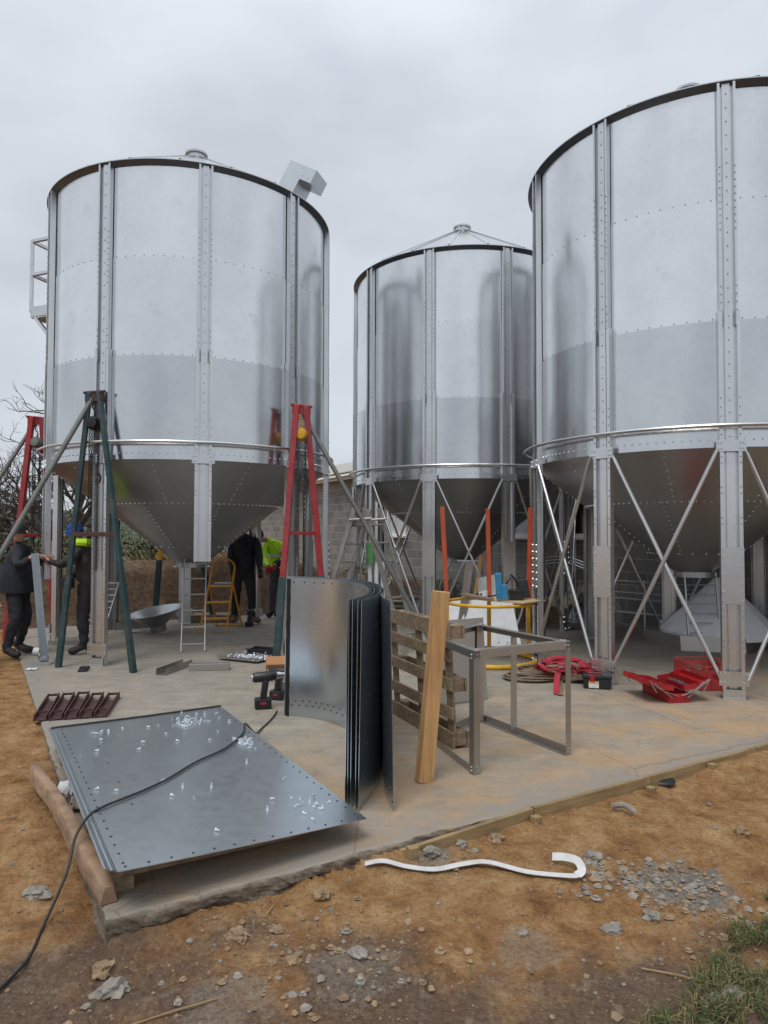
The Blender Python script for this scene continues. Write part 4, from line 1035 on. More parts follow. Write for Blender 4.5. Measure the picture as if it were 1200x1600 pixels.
# ================================================================== people
def body(name, label, J, E, org, reg, extra=None, sub=1):
    """J: joint -> (pos, radius); E: edges; reg: (joint,joint)->material slot"""
    root = empty('person', org, 0, label, 'person')
    names = list(J); me = bpy.data.meshes.new('tmp'); me.from_pydata([Vector(J[k][0]) - Vector(org) for k in names], [(names.index(a), names.index(b)) for a, b in E], [])
    o = bpy.data.objects.new('tmp', me); link(o); sm = o.modifiers.new('skin', 'SKIN'); sm.branch_smoothing = .6; sb_ = o.modifiers.new('s', 'SUBSURF'); sb_.levels = 2; sb_.render_levels = 2
    sv_ = me.skin_vertices[0].data
    for i, k in enumerate(names):
        r = J[k][1]; sv_[i].radius = (r, r) if isinstance(r, (int, float)) else r; sv_[i].use_root = (k == 'pelvis')
    bpy.context.view_layer.update(); dg = bpy.context.evaluated_depsgraph_get(); m2 = bpy.data.meshes.new_from_object(o.evaluated_get(dg)); bpy.data.objects.remove(o)
    mats = []; 
    for mt in reg.values():
        if mt not in mats: mats.append(mt)
    m2.materials.clear()
    for mt in mats: m2.materials.append(mt)
    segs = [(Vector(J[a][0]) - Vector(org), Vector(J[b][0]) - Vector(org), mats.index(reg.get((a, b), reg['*']))) for a, b in E]
    for p in m2.polygons:
        c = p.center; best = None
        for a, b, mi in segs:
            ab = b - a; t = max(0, min(1, (c - a).dot(ab) / max(ab.length_squared, 1e-9))); dd = (c - a - ab * t).length
            if best is None or dd < best[0]: best = (dd, mi)
        p.material_index = best[1]; p.use_smooth = True
    # cloth folds
    for v in m2.vertices:
        v.co += v.normal * (noise.noise(Vector((v.co.x * 9, v.co.y * 9, v.co.z * 16))) * .016 + noise.noise(v.co * 26) * .006)
    ob = bpy.data.objects.new('body', m2); link(ob); setpar(ob, root)
    return root
def hand(J, E, wrist, key, dirv, upv, grip=.5):
    """palm with five curled fingers, from wrist joint"""
    w = Vector(J[wrist][0]); d = Vector(dirv).normalized(); u_ = Vector(upv); u_ = (u_ - d * u_.dot(d)).normalized(); s_ = d.cross(u_)
    pk = key + '_palm'; J[pk] = (tuple(w + d * .06), .030); E.append((wrist, pk))
    for i, (off, l_) in enumerate(((-.033, .062), (-.011, .075), (.011, .070), (.033, .055))):
        b = w + d * .095 + s_ * off; m1 = b + d * l_ * .55 - u_ * grip * .03; m2_ = m1 + d * l_ * .25 - u_ * (.02 + grip * .03)
        J[f'{key}_f{i}a'] = (tuple(b), .0105); J[f'{key}_f{i}b'] = (tuple(m1), .0095); J[f'{key}_f{i}c'] = (tuple(m2_), .008)
        E += [(pk, f'{key}_f{i}a'), (f'{key}_f{i}a', f'{key}_f{i}b'), (f'{key}_f{i}b', f'{key}_f{i}c')]
    t0 = w + d * .04 - s_ * .035; t1 = t0 - s_ * .02 + d * .035 - u_ * .02
    J[key + '_ta'] = (tuple(t0), .012); J[key + '_tb'] = (tuple(t1), .010); E += [(pk, key + '_ta'), (key + '_ta', key + '_tb')]
def std_edges():
    return [('pelvis', 'belly'), ('belly', 'chest'), ('chest', 'neck'), ('neck', 'jaw'), ('jaw', 'face'), ('face', 'crown'),
            ('chest', 'shL'), ('shL', 'elL'), ('elL', 'wrL'), ('chest', 'shR'), ('shR', 'elR'), ('elR', 'wrR'),
            ('pelvis', 'hipL'), ('hipL', 'knL'), ('knL', 'anL'), ('anL', 'toeL'), ('pelvis', 'hipR'), ('hipR', 'knR'), ('knR', 'anR'), ('anR', 'toeR')]
def regs(jacket, trouser, boot, skin=None, fore=None, glove=None):
    skin = skin or M['skin']; r = {'*': glove or skin}
    for e in (('pelvis', 'belly'), ('belly', 'chest'), ('chest', 'shL'), ('chest', 'shR'), ('shL', 'elL'), ('shR', 'elR')): r[e] = jacket
    for e in (('elL', 'wrL'), ('elR', 'wrR')): r[e] = fore or jacket
    for e in (('chest', 'neck'),): r[e] = jacket
    for e in (('neck', 'jaw'), ('jaw', 'face'), ('face', 'crown')): r[e] = skin
    for e in (('pelvis', 'hipL'), ('hipL', 'knL'), ('knL', 'anL'), ('pelvis', 'hipR'), ('hipR', 'knR'), ('knR', 'anR')): r[e] = trouser
    for e in (('anL', 'toeL'), ('anR', 'toeR')): r[e] = boot
    return r
def head_bits(root, J, f, mat_hair=None):
    """nose, ears; f = facing unit vector"""
    c = Vector(J['face'][0]); f = Vector(f).normalized(); s_ = f.cross(z_).normalized(); mb = MB()
    mb.tube([c + f * .085 + z_ * .03, c + f * .115 - z_ * .005], .012, 6, rs=[.008, .016]); 
    for k in (-1, 1): mb.tube([c + s_ * .085 * k + z_ * .03, c + s_ * .10 * k, c + s_ * .085 * k - z_ * .03], .010, 6)
    mb.build('ears', M['skin'], root, smooth=True)
    mb = MB(); mb.cur = 0
    for k in (-1, 1): mb.bolt(c + f * .088 + s_ * .032 * k + z_ * .025, f, .010, .004, 8)
    mb.build('eyes', M['boot_black'], root)
def beanie(root, c, r, mat, f, name='beanie', squash=1.0):
    mb = MB(); c = Vector(c); mb.lathe([(r * 1.0, -.03), (r * 1.06, -.03), (r * 1.08, .02), (r * 1.0, .06), (r * .8, .10 * squash), (r * .45, .13 * squash), (0, .14 * squash)], 20, tuple(c))
    for i, v in enumerate(mb.v): p = Vector(v); mb.v[i] = tuple(p + Vector((0, 0, .006 * noise.noise(p * 30))))
    mb.build(name, mat, root, smooth=True)
# worker 1: black coat and beanie, holding the loose leg section
J = {'pelvis': ((-4.80, 8.95, .92), .165), 'belly': ((-4.82, 8.95, 1.12), .20), 'chest': ((-4.80, 8.95, 1.33), .195), 'neck': ((-4.79, 8.93, 1.49), .065), 'jaw': ((-4.77, 8.92, 1.535), .07), 'face': ((-4.76, 8.92, 1.60), .088), 'crown': ((-4.77, 8.92, 1.66), .07),
     'shL': ((-4.74, 8.78, 1.38), .085), 'elL': ((-4.60, 8.62, 1.16), .07), 'wrL': ((-4.50, 8.70, 1.27), .045), 'shR': ((-4.78, 9.12, 1.38), .085), 'elR': ((-4.62, 9.10, 1.18), .07), 'wrR': ((-4.47, 8.95, 1.28), .045),
     'hipL': ((-4.78, 8.85, .80), .12), 'knL': ((-4.72, 8.80, .50), .08), 'anL': ((-4.80, 8.72, .10), .06), 'toeL': ((-4.58, 8.66, .045), .048), 'hipR': ((-4.80, 9.05, .80), .12), 'knR': ((-4.70, 9.02, .50), .08), 'anR': ((-4.84, 9.08, .10), .06), 'toeR': ((-4.62, 9.04, .045), .048)}
E = std_edges(); hand(J, E, 'wrL', 'hl', (.8, .25, .35), (-.3, 0, 1)); hand(J, E, 'wrR', 'hr', (.85, -.2, .2), (-.3, 0, 1))
r_ = body('p1', 'person in black coat and black beanie holding a steel leg at the left edge', J, E, (-4.8, 8.9, 0), regs(M['cloth_black'], M['cloth_trouser'], M['boot_black']))
head_bits(r_, J, (1, -.1, 0)); beanie(r_, (-4.765, 8.92, 1.615), .096, M['cloth_trouser'], (1, 0, 0))
mb = MB(); mb.lathe([(.235, .82), (.24, .90), (.225, 1.05), (.20, 1.2)], 20, (-4.80, 8.95, 0))
for i, v in enumerate(mb.v): p = Vector(v); mb.v[i] = tuple(p + Vector((.02 * noise.noise(p * 6), .02 * noise.noise(p * 7), .0)))
mb.build('coat_skirt', M['cloth_black'], r_, smooth=True, solid=.008)
# worker 2: blue checked hat, yellow hood, leaning forward to the left
def make_check():
    m, n, l, b = newmat('blue_check_cloth'); v = objvec(n, l); ck = n.new('ShaderNodeTexChecker'); ck.inputs['Scale'].default_value = 30; l.new(v, ck.inputs[0])
    ck.inputs[1].default_value = (.015, .09, .42, 1); ck.inputs[2].default_value = (.008, .03, .16, 1); l.new(ck.outputs[0], b.inputs['Base Color']); b.inputs['Roughness'].default_value = .8; return m
M['check'] = make_check()
J = {'pelvis': ((-3.93, 9.15, .93), .15), 'belly': ((-3.93, 9.12, 1.13), .18), 'chest': ((-3.92, 9.08, 1.33), .185), 'neck': ((-4.02, 9.05, 1.49), .075), 'jaw': ((-4.08, 9.04, 1.53), .07), 'face': ((-4.10, 9.03, 1.58), .088), 'crown': ((-4.08, 9.03, 1.64), .07),
     'shL': ((-3.96, 8.90, 1.37), .085), 'elL': ((-4.14, 8.80, 1.17), .062), 'wrL': ((-4.33, 8.84, 1.24), .042), 'shR': ((-3.96, 9.26, 1.36), .085), 'elR': ((-4.10, 9.20, 1.12), .065), 'wrR': ((-4.14, 9.02, .98), .045),
     'hipL': ((-3.94, 9.05, .82), .115), 'knL': ((-3.95, 9.0, .50), .08), 'anL': ((-3.93, 9.02, .10), .06), 'toeL': ((-4.12, 8.97, .045), .048), 'hipR': ((-3.90, 9.24, .82), .115), 'knR': ((-3.86, 9.2, .50), .08), 'anR': ((-3.82, 9.22, .10), .06), 'toeR': ((-4.0, 9.18, .045), .048)}
E = std_edges(); hand(J, E, 'wrL', 'hl', (-.8, -.1, .55), (.3, 0, 1)); hand(J, E, 'wrR', 'hr', (-.5, -.2, -.5), (0, -1, 0), .8)
r_ = body('p2', 'person in dark jacket and blue checked hat reaching left between the tripod legs', J, E, (-3.95, 9.1, 0), regs(M['cloth_brown'], M['cloth_trouser'], M['boot_black']))
head_bits(r_, J, (-1, -.1, -.2)); beanie(r_, (-4.085, 9.03, 1.60), .10, M['check'], (-1, 0, 0), 'checked_hat')
mb = MB(); mb.tube(curve([(-4.03, 8.95, 1.47), (-3.92, 8.93, 1.47), (-3.84, 9.03, 1.46), (-3.87, 9.18, 1.46), (-4.0, 9.2, 1.47)], 6), .05, 8); mb.build('yellow_hood', M['hiviz'], r_, smooth=True)
mb = MB(); mb.box((-4.09, 8.84, 1.04), (.10, .05, .012)); mb.box((-4.08, 8.82, .95), (.14, .14, .14)); mb.build('tool_pouch', M['cloth_trouser'], r_, bevel=.02)
# worker 0: crouching at the frame edge
J = {'pelvis': ((-5.12, 8.25, .42), .16), 'belly': ((-5.10, 8.22, .60), .165), 'chest': ((-5.02, 8.20, .80), .16), 'neck': ((-4.95, 8.2, .95), .065), 'jaw': ((-4.92, 8.2, 1.0), .07), 'face': ((-4.90, 8.2, 1.06), .088), 'crown': ((-4.91, 8.2, 1.12), .07),
     'shL': ((-4.98, 8.02, .84), .085), 'elL': ((-4.84, 7.98, .62), .065), 'wrL': ((-4.66, 8.05, .66), .045), 'shR': ((-5.0, 8.38, .84), .085), 'elR': ((-4.86, 8.42, .62), .065), 'wrR': ((-4.70, 8.4, .70), .045),
     'hipL': ((-5.05, 8.12, .42), .12), 'knL': ((-4.70, 8.05, .52), .085), 'anL': ((-4.74, 8.08, .10), .06), 'toeL': ((-4.52, 8.10, .045), .05), 'hipR': ((-5.05, 8.38, .42), .12), 'knR': ((-4.68, 8.42, .30), .085), 'anR': ((-4.98, 8.44, .12), .06), 'toeR': ((-4.9, 8.45, .045), .05)}
J = {k: ((p[0] - .13, p[1], p[2]), r) for k, (p, r) in J.items()}
E = std_edges(); hand(J, E, 'wrL', 'hl', (.8, 0, -.3), (0, 0, 1)); hand(J, E, 'wrR', 'hr', (.85, -.2, .2), (0, 0, 1))
r_ = body('p0', 'crouching person in dark work clothes cut off by the left border', J, E, (-5.0, 8.2, 0), regs(M['cloth_grey'], M['cloth_trouser'], M['boot_black']))
head_bits(r_, J, (1, 0, -.2)); beanie(r_, (-5.035, 8.2, 1.07), .096, M['cloth_black'], (1, 0, 0))
# worker 3: black hoodie, head hidden by the hopper
SH3 = -.13
J = {'pelvis': ((-2.36, 12.1, .98), .17), 'belly': ((-2.37, 12.08, 1.18), .185), 'chest': ((-2.36, 12.0, 1.44), .19), 'neck': ((-2.42, 11.95, 1.63), .07), 'jaw': ((-2.44, 11.92, 1.68), .07), 'face': ((-2.45, 11.9, 1.74), .09), 'crown': ((-2.45, 11.9, 1.80), .07),
     'shL': ((-2.52, 12.05, 1.48), .10), 'elL': ((-2.55, 12.0, 1.20), .075), 'wrL': ((-2.50, 11.85, .98), .05), 'shR': ((-2.12, 12.05, 1.48), .10), 'elR': ((-2.06, 12.0, 1.18), .075), 'wrR': ((-2.02, 11.8, .98), .05),
     'hipL': ((-2.46, 12.1, .86), .125), 'knL': ((-2.48, 12.1, .50), .085), 'anL': ((-2.52, 12.16, .10), .065), 'toeL': ((-2.50, 11.96, .05), .055), 'hipR': ((-2.25, 12.1, .86), .125), 'knR': ((-2.20, 12.08, .50), .085), 'anR': ((-2.19, 12.1, .10), .065), 'toeR': ((-2.02, 11.98, .05), .055)}
J = {k: ((p[0] + SH3, p[1], p[2]), r) for k, (p, r) in J.items()}
E = std_edges(); hand(J, E, 'wrL', 'hl', (.2, -.6, -.6), (0, -1, 0), .9); hand(J, E, 'wrR', 'hr', (.2, -.6, -.6), (0, -1, 0), .9)
r_ = body('p3', 'person in black hooded jacket and black trousers with brown boots beside the yellow stool', J, E, (-2.3, 12.1, 0), regs(M['cloth_black'], M['cloth_trouser'], M['leather'], glove=M['cloth_black']))
head_bits(r_, J, (.3, -1, 0)); beanie(r_, (-2.45 + SH3, 11.9, 1.76), .098, M['cloth_black'], (0, -1, 0))
# worker 4: hi-vis
J = {'pelvis': ((-2.00, 13.0, .95), .15), 'belly': ((-2.0, 12.95, 1.13), .155), 'chest': ((-2.04, 12.88, 1.36), .185), 'neck': ((-2.19, 12.80, 1.47), .065), 'jaw': ((-2.28, 12.76, 1.49), .07), 'face': ((-2.34, 12.74, 1.53), .088), 'crown': ((-2.35, 12.75, 1.60), .07),
     'shL': ((-2.22, 12.85, 1.38), .08), 'elL': ((-2.25, 12.7, 1.15), .062), 'wrL': ((-2.12, 12.5, 1.0), .045), 'shR': ((-1.92, 12.82, 1.40), .09), 'elR': ((-1.80, 12.72, 1.14), .075), 'wrR': ((-2.0, 12.55, 1.0), .05),
     'hipL': ((-2.08, 13.0, .84), .11), 'knL': ((-2.10, 12.95, .48), .078), 'anL': ((-2.12, 13.0, .10), .06), 'toeL': ((-2.18, 12.82, .05), .05), 'hipR': ((-1.90, 13.0, .84), .11), 'knR': ((-1.92, 12.98, .48), .08), 'anR': ((-1.95, 13.05, .10), .06), 'toeR': ((-2.05, 12.88, .05), .05)}
E = std_edges(); hand(J, E, 'wrL', 'hl', (.1, -.6, -.5), (0, -1, 0), .9); hand(J, E, 'wrR', 'hr', (-.3, -.6, -.4), (0, -1, 0), .9)
r_ = body('p4', 'person in hi-vis yellow jacket bending behind the one in black', J, E, (-2.0, 13.0, 0), regs(M['hiviz'], M['cloth_grey'], M['boot_black'], glove=M['red_strap']))
head_bits(r_, J, (-1, -.5, -.2)); beanie(r_, (-2.345, 12.745, 1.55), .096, M['cloth_black'], (0, -1, 0))
def band(c, ax, r, w, root, mat=M['reflective'], name='reflective_band'):
    c = Vector(c); ax = Vector(ax).normalized(); x = ax.orthogonal().normalized(); y = ax.cross(x); mb = MB(); n = 18
    for s_ in (-.5, .5):
        for i in range(n): a = 2 * math.pi * i / n; mb.v.append(tuple(c + ax * w * s_ + (x * math.cos(a) + y * math.sin(a)) * r))
    for i in range(n): mb.f.append((i, (i + 1) % n, n + (i + 1) % n, n + i)); mb.m.append(0)
    mb.build(name, mat, root, smooth=True, solid=.004)
band((-1.865, 12.77, 1.27), (.12, -.1, -.26), .098, .055, r_); band((-1.83, 12.70, 1.11), (-.2, -.17, -.14), .086, .05, r_); band((-2.0, 12.94, 1.16), (0, .1, 1), .176, .05, r_)
band((-1.95, 12.6, 1.04), (-.2, -.17, -.14), .064, .13, r_, M['cloth_navy'], 'navy_cuff')

# loose leg section held by workers
def channel(mb, a, b, w=.16, dep=.06, up_=(0, -1, 0), th=0):
    a, b = Vector(a), Vector(b); z = (b - a).normalized(); o_ = Vector(up_); o_ = (o_ - z * o_.dot(z)).normalized(); s_ = z.cross(o_)
    pr = [(-w / 2, dep), (-w / 2 + .025, dep), (-w / 2 + .025, 0), (-.03, 0), (-.03, dep * .55), (.03, dep * .55), (.03, 0), (w / 2 - .025, 0), (w / 2 - .025, dep), (w / 2, dep)]
    vs = [a + s_ * p + o_ * q for p, q in pr] + [b + s_ * p + o_ * q for p, q in pr]; n = len(pr)
    return mb.add(vs, [(i, i + 1, n + i + 1, n + i) for i in range(n - 1)])
mb = channel(MB(), (-4.145, 8.37, .03), (-4.40, 8.60, 1.33), .09, .04, (.9, -1, 0)); tag(mb.build('loose_leg_section', M['hopper'], solid=.004), 'loose steel leg section tilted upright between the two workers at left', 'metal beam')
mb = MB(); mb.box((-4.14, 8.36, .015), (.22, .14, .03)); mb.bar((-4.12, 8.36, .05), (-4.2, 8.42, .12), .1, .05); tag(mb.build('foot_bracket', M['post'], bevel=.003), 'small steel foot bracket under the tilted leg section', 'bracket')
mb = channel(MB(), (.52, 11.0, .02), (.735, 11.05, 1.20), .15, .055, (.5, -1, 0)); tag(mb.build('loose_leg_section', M['post'], solid=.004), 'loose steel leg section leaning against a leg of the middle silo', 'metal beam')
r1 = empty('steel_prop', (1.08, 9.85, 0), 0, 'upright steel channel prop with a flat head plate left of the work stand', 'prop')
channel(MB(), (1.05, 9.85, .01), (1.215, 9.85, 1.2), .12, .05, (.4, -1, 0)).build('shaft', M['post'], r1, solid=.004); MB().box((1.20, 9.85, 1.21), (.30, .16, .01)).build('head_plate', M['post'], r1); MB().box((1.05, 9.85, .005), (.22, .18, .01)).build('foot_plate', M['post'], r1)

# ================================================================== small things on the slab
# dish (spare hopper cone) and beam
mb = MB(); mb.lathe([(.12, 0), (.125, .09), (.42, .33), (.44, .33)], 40)
rot = Matrix.Rotation(R_(-9), 3, 'Y') @ Matrix.Rotation(R_(7), 3, 'X'); mb.v = [tuple(rot @ Vector(v) + Vector((-3.62, 11.05, .02))) for v in mb.v]
tag(mb.build('hopper_cone', M['hopper'], smooth=True, solid=.004), 'shallow upturned steel cone dish standing on the slab behind the left silo legs', 'cone')
def ch_piece(a, b, w, d2, label, m=None):
    mb = MB(); a, b = Vector(a), Vector(b); z = (b - a).normalized(); s_ = z.cross(z_).normalized()
    vs = []
    for p in (a, b): vs += [p - s_ * w / 2 + z_ * d2, p - s_ * w / 2, p + s_ * w / 2, p + s_ * w / 2 + z_ * d2]
    mb.add(vs, [(0, 1, 5, 4), (1, 2, 6, 5), (2, 3, 7, 6)]); o = mb.build('steel_channel', m or M['frame'], solid=.004); tag(o, label, 'metal channel', 'short steel channels lying about'); return o
ch_piece((-2.50, 7.72, .003), (-2.37, 8.30, .003), .12, .07, 'short steel channel lying open side up, left of the solid one')
mb = MB(); mb.box((-2.03, 8.02, .042), (.46, .11, .08), Matrix.Rotation(R_(8), 3, 'Z')); tag(mb.build('steel_channel', M['frame'], bevel=.004), 'short steel channel lying flat side up beside the open one', 'metal channel', 'short steel channels lying about')
ch_piece((-4.45, 11.35, .003), (-3.85, 11.75, .003), .16, .12, 'deep steel channel lying beside the upturned cone dish')
ch_piece((-3.5, 12.3, .003), (-3.15, 12.75, .003), .12, .08, 'far steel channel lying at the foot of the earth bank')
ch_piece((-4.78, 9.9, .003), (-4.25, 9.95, .003), .3, .06, 'wide folded steel piece on the slab behind the beanie worker')
r1 = empty('bolt_tray', (-1.75, 8.65, 0), R_(-25), 'flat metal tray piled with bolts in front of the red tripod', 'tray')
mb = MB(); mb.local = True; mb.box((0, 0, .03), (.62, .30, .006)); mb.bar((-.31, .15, .045), (.31, .15, .045), .006, .04); mb.bar((-.31, -.15, .045), (.31, -.15, .045), .006, .04); mb.build('pan', M['frame'], r1)
mb = MB(); mb.local = True
for _ in range(170): mb.bolt((rb.gauss(.08, .12), rb.gauss(0, .06), .034 + abs(rb.gauss(0, .018))), (rb.uniform(-1, 1), rb.uniform(-1, 1), rb.uniform(.2, 1)), .012, .016)
tag(mb.build('bolts', M['bolt_bright'], r1), kind='stuff')
r1 = empty('parts_box', (-1.58, 8.85, 0), R_(-20), 'open black plastic box behind the bolt tray', 'box')
mb = MB(); mb.local = True
for c, s_ in (((0, 0, .01), (.28, .2, .012)), ((0, .1, .06), (.28, .01, .11)), ((0, -.1, .06), (.28, .01, .11)), ((.14, 0, .06), (.01, .2, .11)), ((-.14, 0, .06), (.01, .2, .11)), ((0, .108, .115), (.32, .02, .012)), ((0, -.108, .115), (.32, .02, .012))): mb.box(c, s_)
mb.build('tub', M['black_plastic'], r1, bevel=.003)
# cardboard box
r1 = empty('cardboard_box', (-1.17, 7.55, 0), R_(10), 'small open brown cardboard box behind the cordless drill', 'box')
mb = MB(); mb.local = True
for c, s_ in (((0, 0, .004), (.24, .18, .008)), ((0, .09, .07), (.24, .006, .14)), ((0, -.09, .07), (.24, .006, .14)), ((.12, 0, .07), (.006, .18, .14)), ((-.12, 0, .07), (.006, .18, .14))): mb.box(c, s_)
mb.build('box_body', M['cardboard'], r1)
mb = MB(); mb.local = True; mb.add([(-.12, -.09, .14), (.12, -.09, .14), (.12, -.17, .19), (-.12, -.17, .19)], [(0, 1, 2, 3)]); mb.add([(-.12, .09, .14), (.12, .09, .14), (.12, .15, .22), (-.12, .15, .22)], [(0, 1, 2, 3)]); mb.build('flaps', M['cardboard'], r1, solid=.004)
# cordless drills
def drill(x, y, rz, label, sc=1.0, lying=False):
    root = empty('cordless_drill', (x, y, 0), rz, label, 'drill', 'cordless drills on the slab'); root.scale = (sc,) * 3
    def m_(): q = MB(); q.local = True; return q
    m_().box((.0, 0, .04), (.12, .08, .075)).build('battery', M['black_plastic'], root, bevel=.01)
    m_().box((0, 0, .045), (.045, .084, .02)).build('battery_label', M['red_strap'], root, bevel=.004)
    q = m_(); q.bar((0, 0, .07), (.02, 0, .21), .045, .062); q.build('handle', M['black_plastic'], root, bevel=.01)
    q = m_(); q.tube([(-.075, 0, .225), (-.06, 0, .226), (.06, 0, .233), (.095, 0, .235)], .034, 12, rs=[.03, .037, .037, .028]); bo = q.build('body', M['black_plastic'], root, smooth=True)
    q = m_(); q.tube([(.10, 0, .235), (.125, 0, .236), (.16, 0, .238)], .02, 12, rs=[.028, .024, .014]); q.tube([(.16, 0, .238), (.23, 0, .24)], .006, 8); q.build('chuck', M['bolt'], root, smooth=True)
    q = m_(); q.tube([(-.082, 0, .225), (-.06, 0, .226)], .024, 12); q.build('motor_cap', M['bolt'], root, smooth=True)
drill(-1.10, 6.28, R_(15), 'cordless drill with red-marked battery standing beside the black-taped sheet edge', 1.25)
drill(-1.02, 6.62, R_(-20), 'second cordless drill partly behind the first one', 1.15)
drill(-2.30, 11.72, R_(60), 'far cordless drill standing at the boots of the person in black', 1.1)
mb = MB(); mb.box((-.98, 6.82, .07), (.14, .10, .14), Matrix.Rotation(.3, 3, 'Z')); tag(mb.build('tin_box', M['frame'], bevel=.006), 'small grey metal tin between drill and cardboard box', 'tin')
# brown cleats
for k in range(5):
    a = Vector((-2.905 + .115 * k, 5.83 + .03 * k, 0)); b = Vector((-3.17 + .125 * k + .03 * max(0, k - 2), 6.62 + (.09 if k < 3 else .05) * min(k, 2) * .5, 0)); z = (b - a).normalized(); s_ = z.cross(z_).normalized(); mb = MB(); w = .095
    mb.bar(a + z_ * .012, b - z * .14 + z_ * .012, w, .006, up=(0, 0, 1)) if False else mb.prism([a - s_ * w / 2, a + s_ * w / 2, b - z * .13 + s_ * w / 2, b - z * .13 - s_ * w / 2], (0, 0, .008), (0, 0, .014))
    for q in (-1, 1): mb.bar(a + s_ * q * w / 2 + z_ * .028, b + s_ * q * w / 2 + z_ * .028, .010, .055)
    for t in (.2, 1.0): p = a.lerp(b, t) - z * .01; mb.bar(p - s_ * w / 2 + z_ * .04, p + s_ * w / 2 + z_ * .04, .012, .02)
    tag(mb.build('steel_cleat', M['rustred']), ['leftmost brown steel cleat in the row of five beside the flat sheets', 'second brown steel cleat from the left in the row of five', 'middle brown steel cleat of the row of five', 'fourth brown steel cleat from the left, set a little askew', 'rightmost brown steel cleat, the most slanted of the five'][k], 'steel cleat', 'brown steel cleats laid in a row')
# black toolbox
r1 = empty('toolbox', (2.22, 7.16, 0), R_(-14), 'small black plastic toolbox with red lid catch by a leg of the right silo', 'toolbox')
mb = MB(); mb.local = True; mb.box((0, 0, .05), (.27, .16, .10)); mb.build('case', M['black_plastic'], r1, bevel=.010)
mb = MB(); mb.local = True; mb.box((0, 0, .122), (.29, .18, .04)); mb.build('lid', M['black_plastic'], r1, bevel=.010)
mb = MB(); mb.local = True; mb.box((-.05, -.088, .11), (.05, .012, .06)); mb.box((-.02, 0, .148), (.14, .03, .012)); mb.build('catch', M['tool_red'], r1, bevel=.003)
mb = MB(); mb.local = True; mb.box((-.035, -.0815, .045), (.10, .003, .065)); lb = mb.build('label', M['label'], r1)
mb = MB(); mb.local = True; mb.box((-.035, -.0835, .066), (.10, .002, .012)); mb.build('label_stripe', M['label_orange'], lb)
# open cantilever toolbox
r1 = empty('cantilever_toolbox', (2.80, 6.52, 0), R_(9), 'open red metal cantilever toolbox with spread trays', 'toolbox')
def tray(name, x, y0, y1, z, w, h, tilt=0):
    mb = MB(); mb.local = True; R3 = Matrix.Rotation(tilt, 3, 'Y'); c = Vector((x, (y0 + y1) / 2, z)); l_ = y1 - y0
    for o_, s_ in (((0, 0, 0), (w, l_, .005)), ((-w / 2, 0, h / 2), (.004, l_, h)), ((w / 2, 0, h / 2), (.004, l_, h)), ((0, -l_ / 2, h / 2), (w, .004, h)), ((0, l_ / 2, h / 2), (w, .004, h))): mb.box(c + R3 @ Vector(o_), s_, R3)
    return mb.build(name, M['tool_red'], r1)
tray('base', 0, 0, .46, .004, .22, .085)
for s_ in (-1, 1):
    tray('tray', s_ * .125, .0, .46, .125, .14, .05, s_ * -.12); tray('tray', s_ * .265, .0, .46, .165, .12, .045, s_ * -.25)
    for y in (-.012, .472):
        mb = MB(); mb.local = True
        mb.bar((s_ * .02, y, .07), (s_ * .17, y, .12), .004, .022, up=(0, 1, 0)); mb.bar((s_ * .08, y, .05), (s_ * .25, y, .19), .004, .022, up=(0, 1, 0)); mb.bar((s_ * .19, y, .13), (s_ * .30, y, .21), .004, .022, up=(0, 1, 0)); mb.bar((s_ * .24, y - .004, .11), (s_ * .31, y - .004, .22), .004, .018, up=(0, 1, 0))
        mb.build('hinge_arm', M['alu'], r1)
mb = MB(); mb.local = True
for _ in range(22):
    x = rb.choice((-.265, -.125, .125)); y = rb.uniform(.08, .38); zz = .15 if abs(x) < .2 else .19; a = rb.uniform(0, 3.1); mb.bar((x - .03 * math.cos(a), y - .05, zz), (x + .03 * math.cos(a), y + .06, zz + .005), .012, .012)
tag(mb.build('hand_tools', M['bolt_dark'], r1), kind='stuff')
# crate
r1 = empty('plastic_crate', (3.43, 7.30, 0), R_(3), 'red plastic crate with slotted sides behind a leg of the right silo', 'crate')
mb = MB(); mb.local = True; W2, D2, H2 = .42, .56, .24
mb.box((0, 0, .01), (W2, D2, .01))
for s_ in (-1, 1):
    for z, h in ((.05, .09), (.19, .04)): mb.box((s_ * W2 / 2, 0, z), (.008, D2, h)); mb.box((0, s_ * D2 / 2, z), (W2, .008, h))
    for k in (-.45, -.28, .28, .45): mb.box((s_ * W2 / 2, k * D2, .13), (.008, .07, .09)); mb.box((k * W2, s_ * D2 / 2, .13), (.055, .008, .09))
    mb.box((s_ * W2 / 2, 0, H2), (.028, D2 + .028, .012)); mb.box((0, s_ * D2 / 2, H2 + .001), (W2 - .028, .028, .012))
    for k in (-.5, -.25, 0, .25, .5):
        mb.box((k * W2, s_ * (D2 / 2 + .007), .10), (.008, .008, .19)); mb.box((s_ * (W2 / 2 + .007), k * D2, .10), (.008, .008, .19))
mb.build('shell', M['crate_red'], r1)
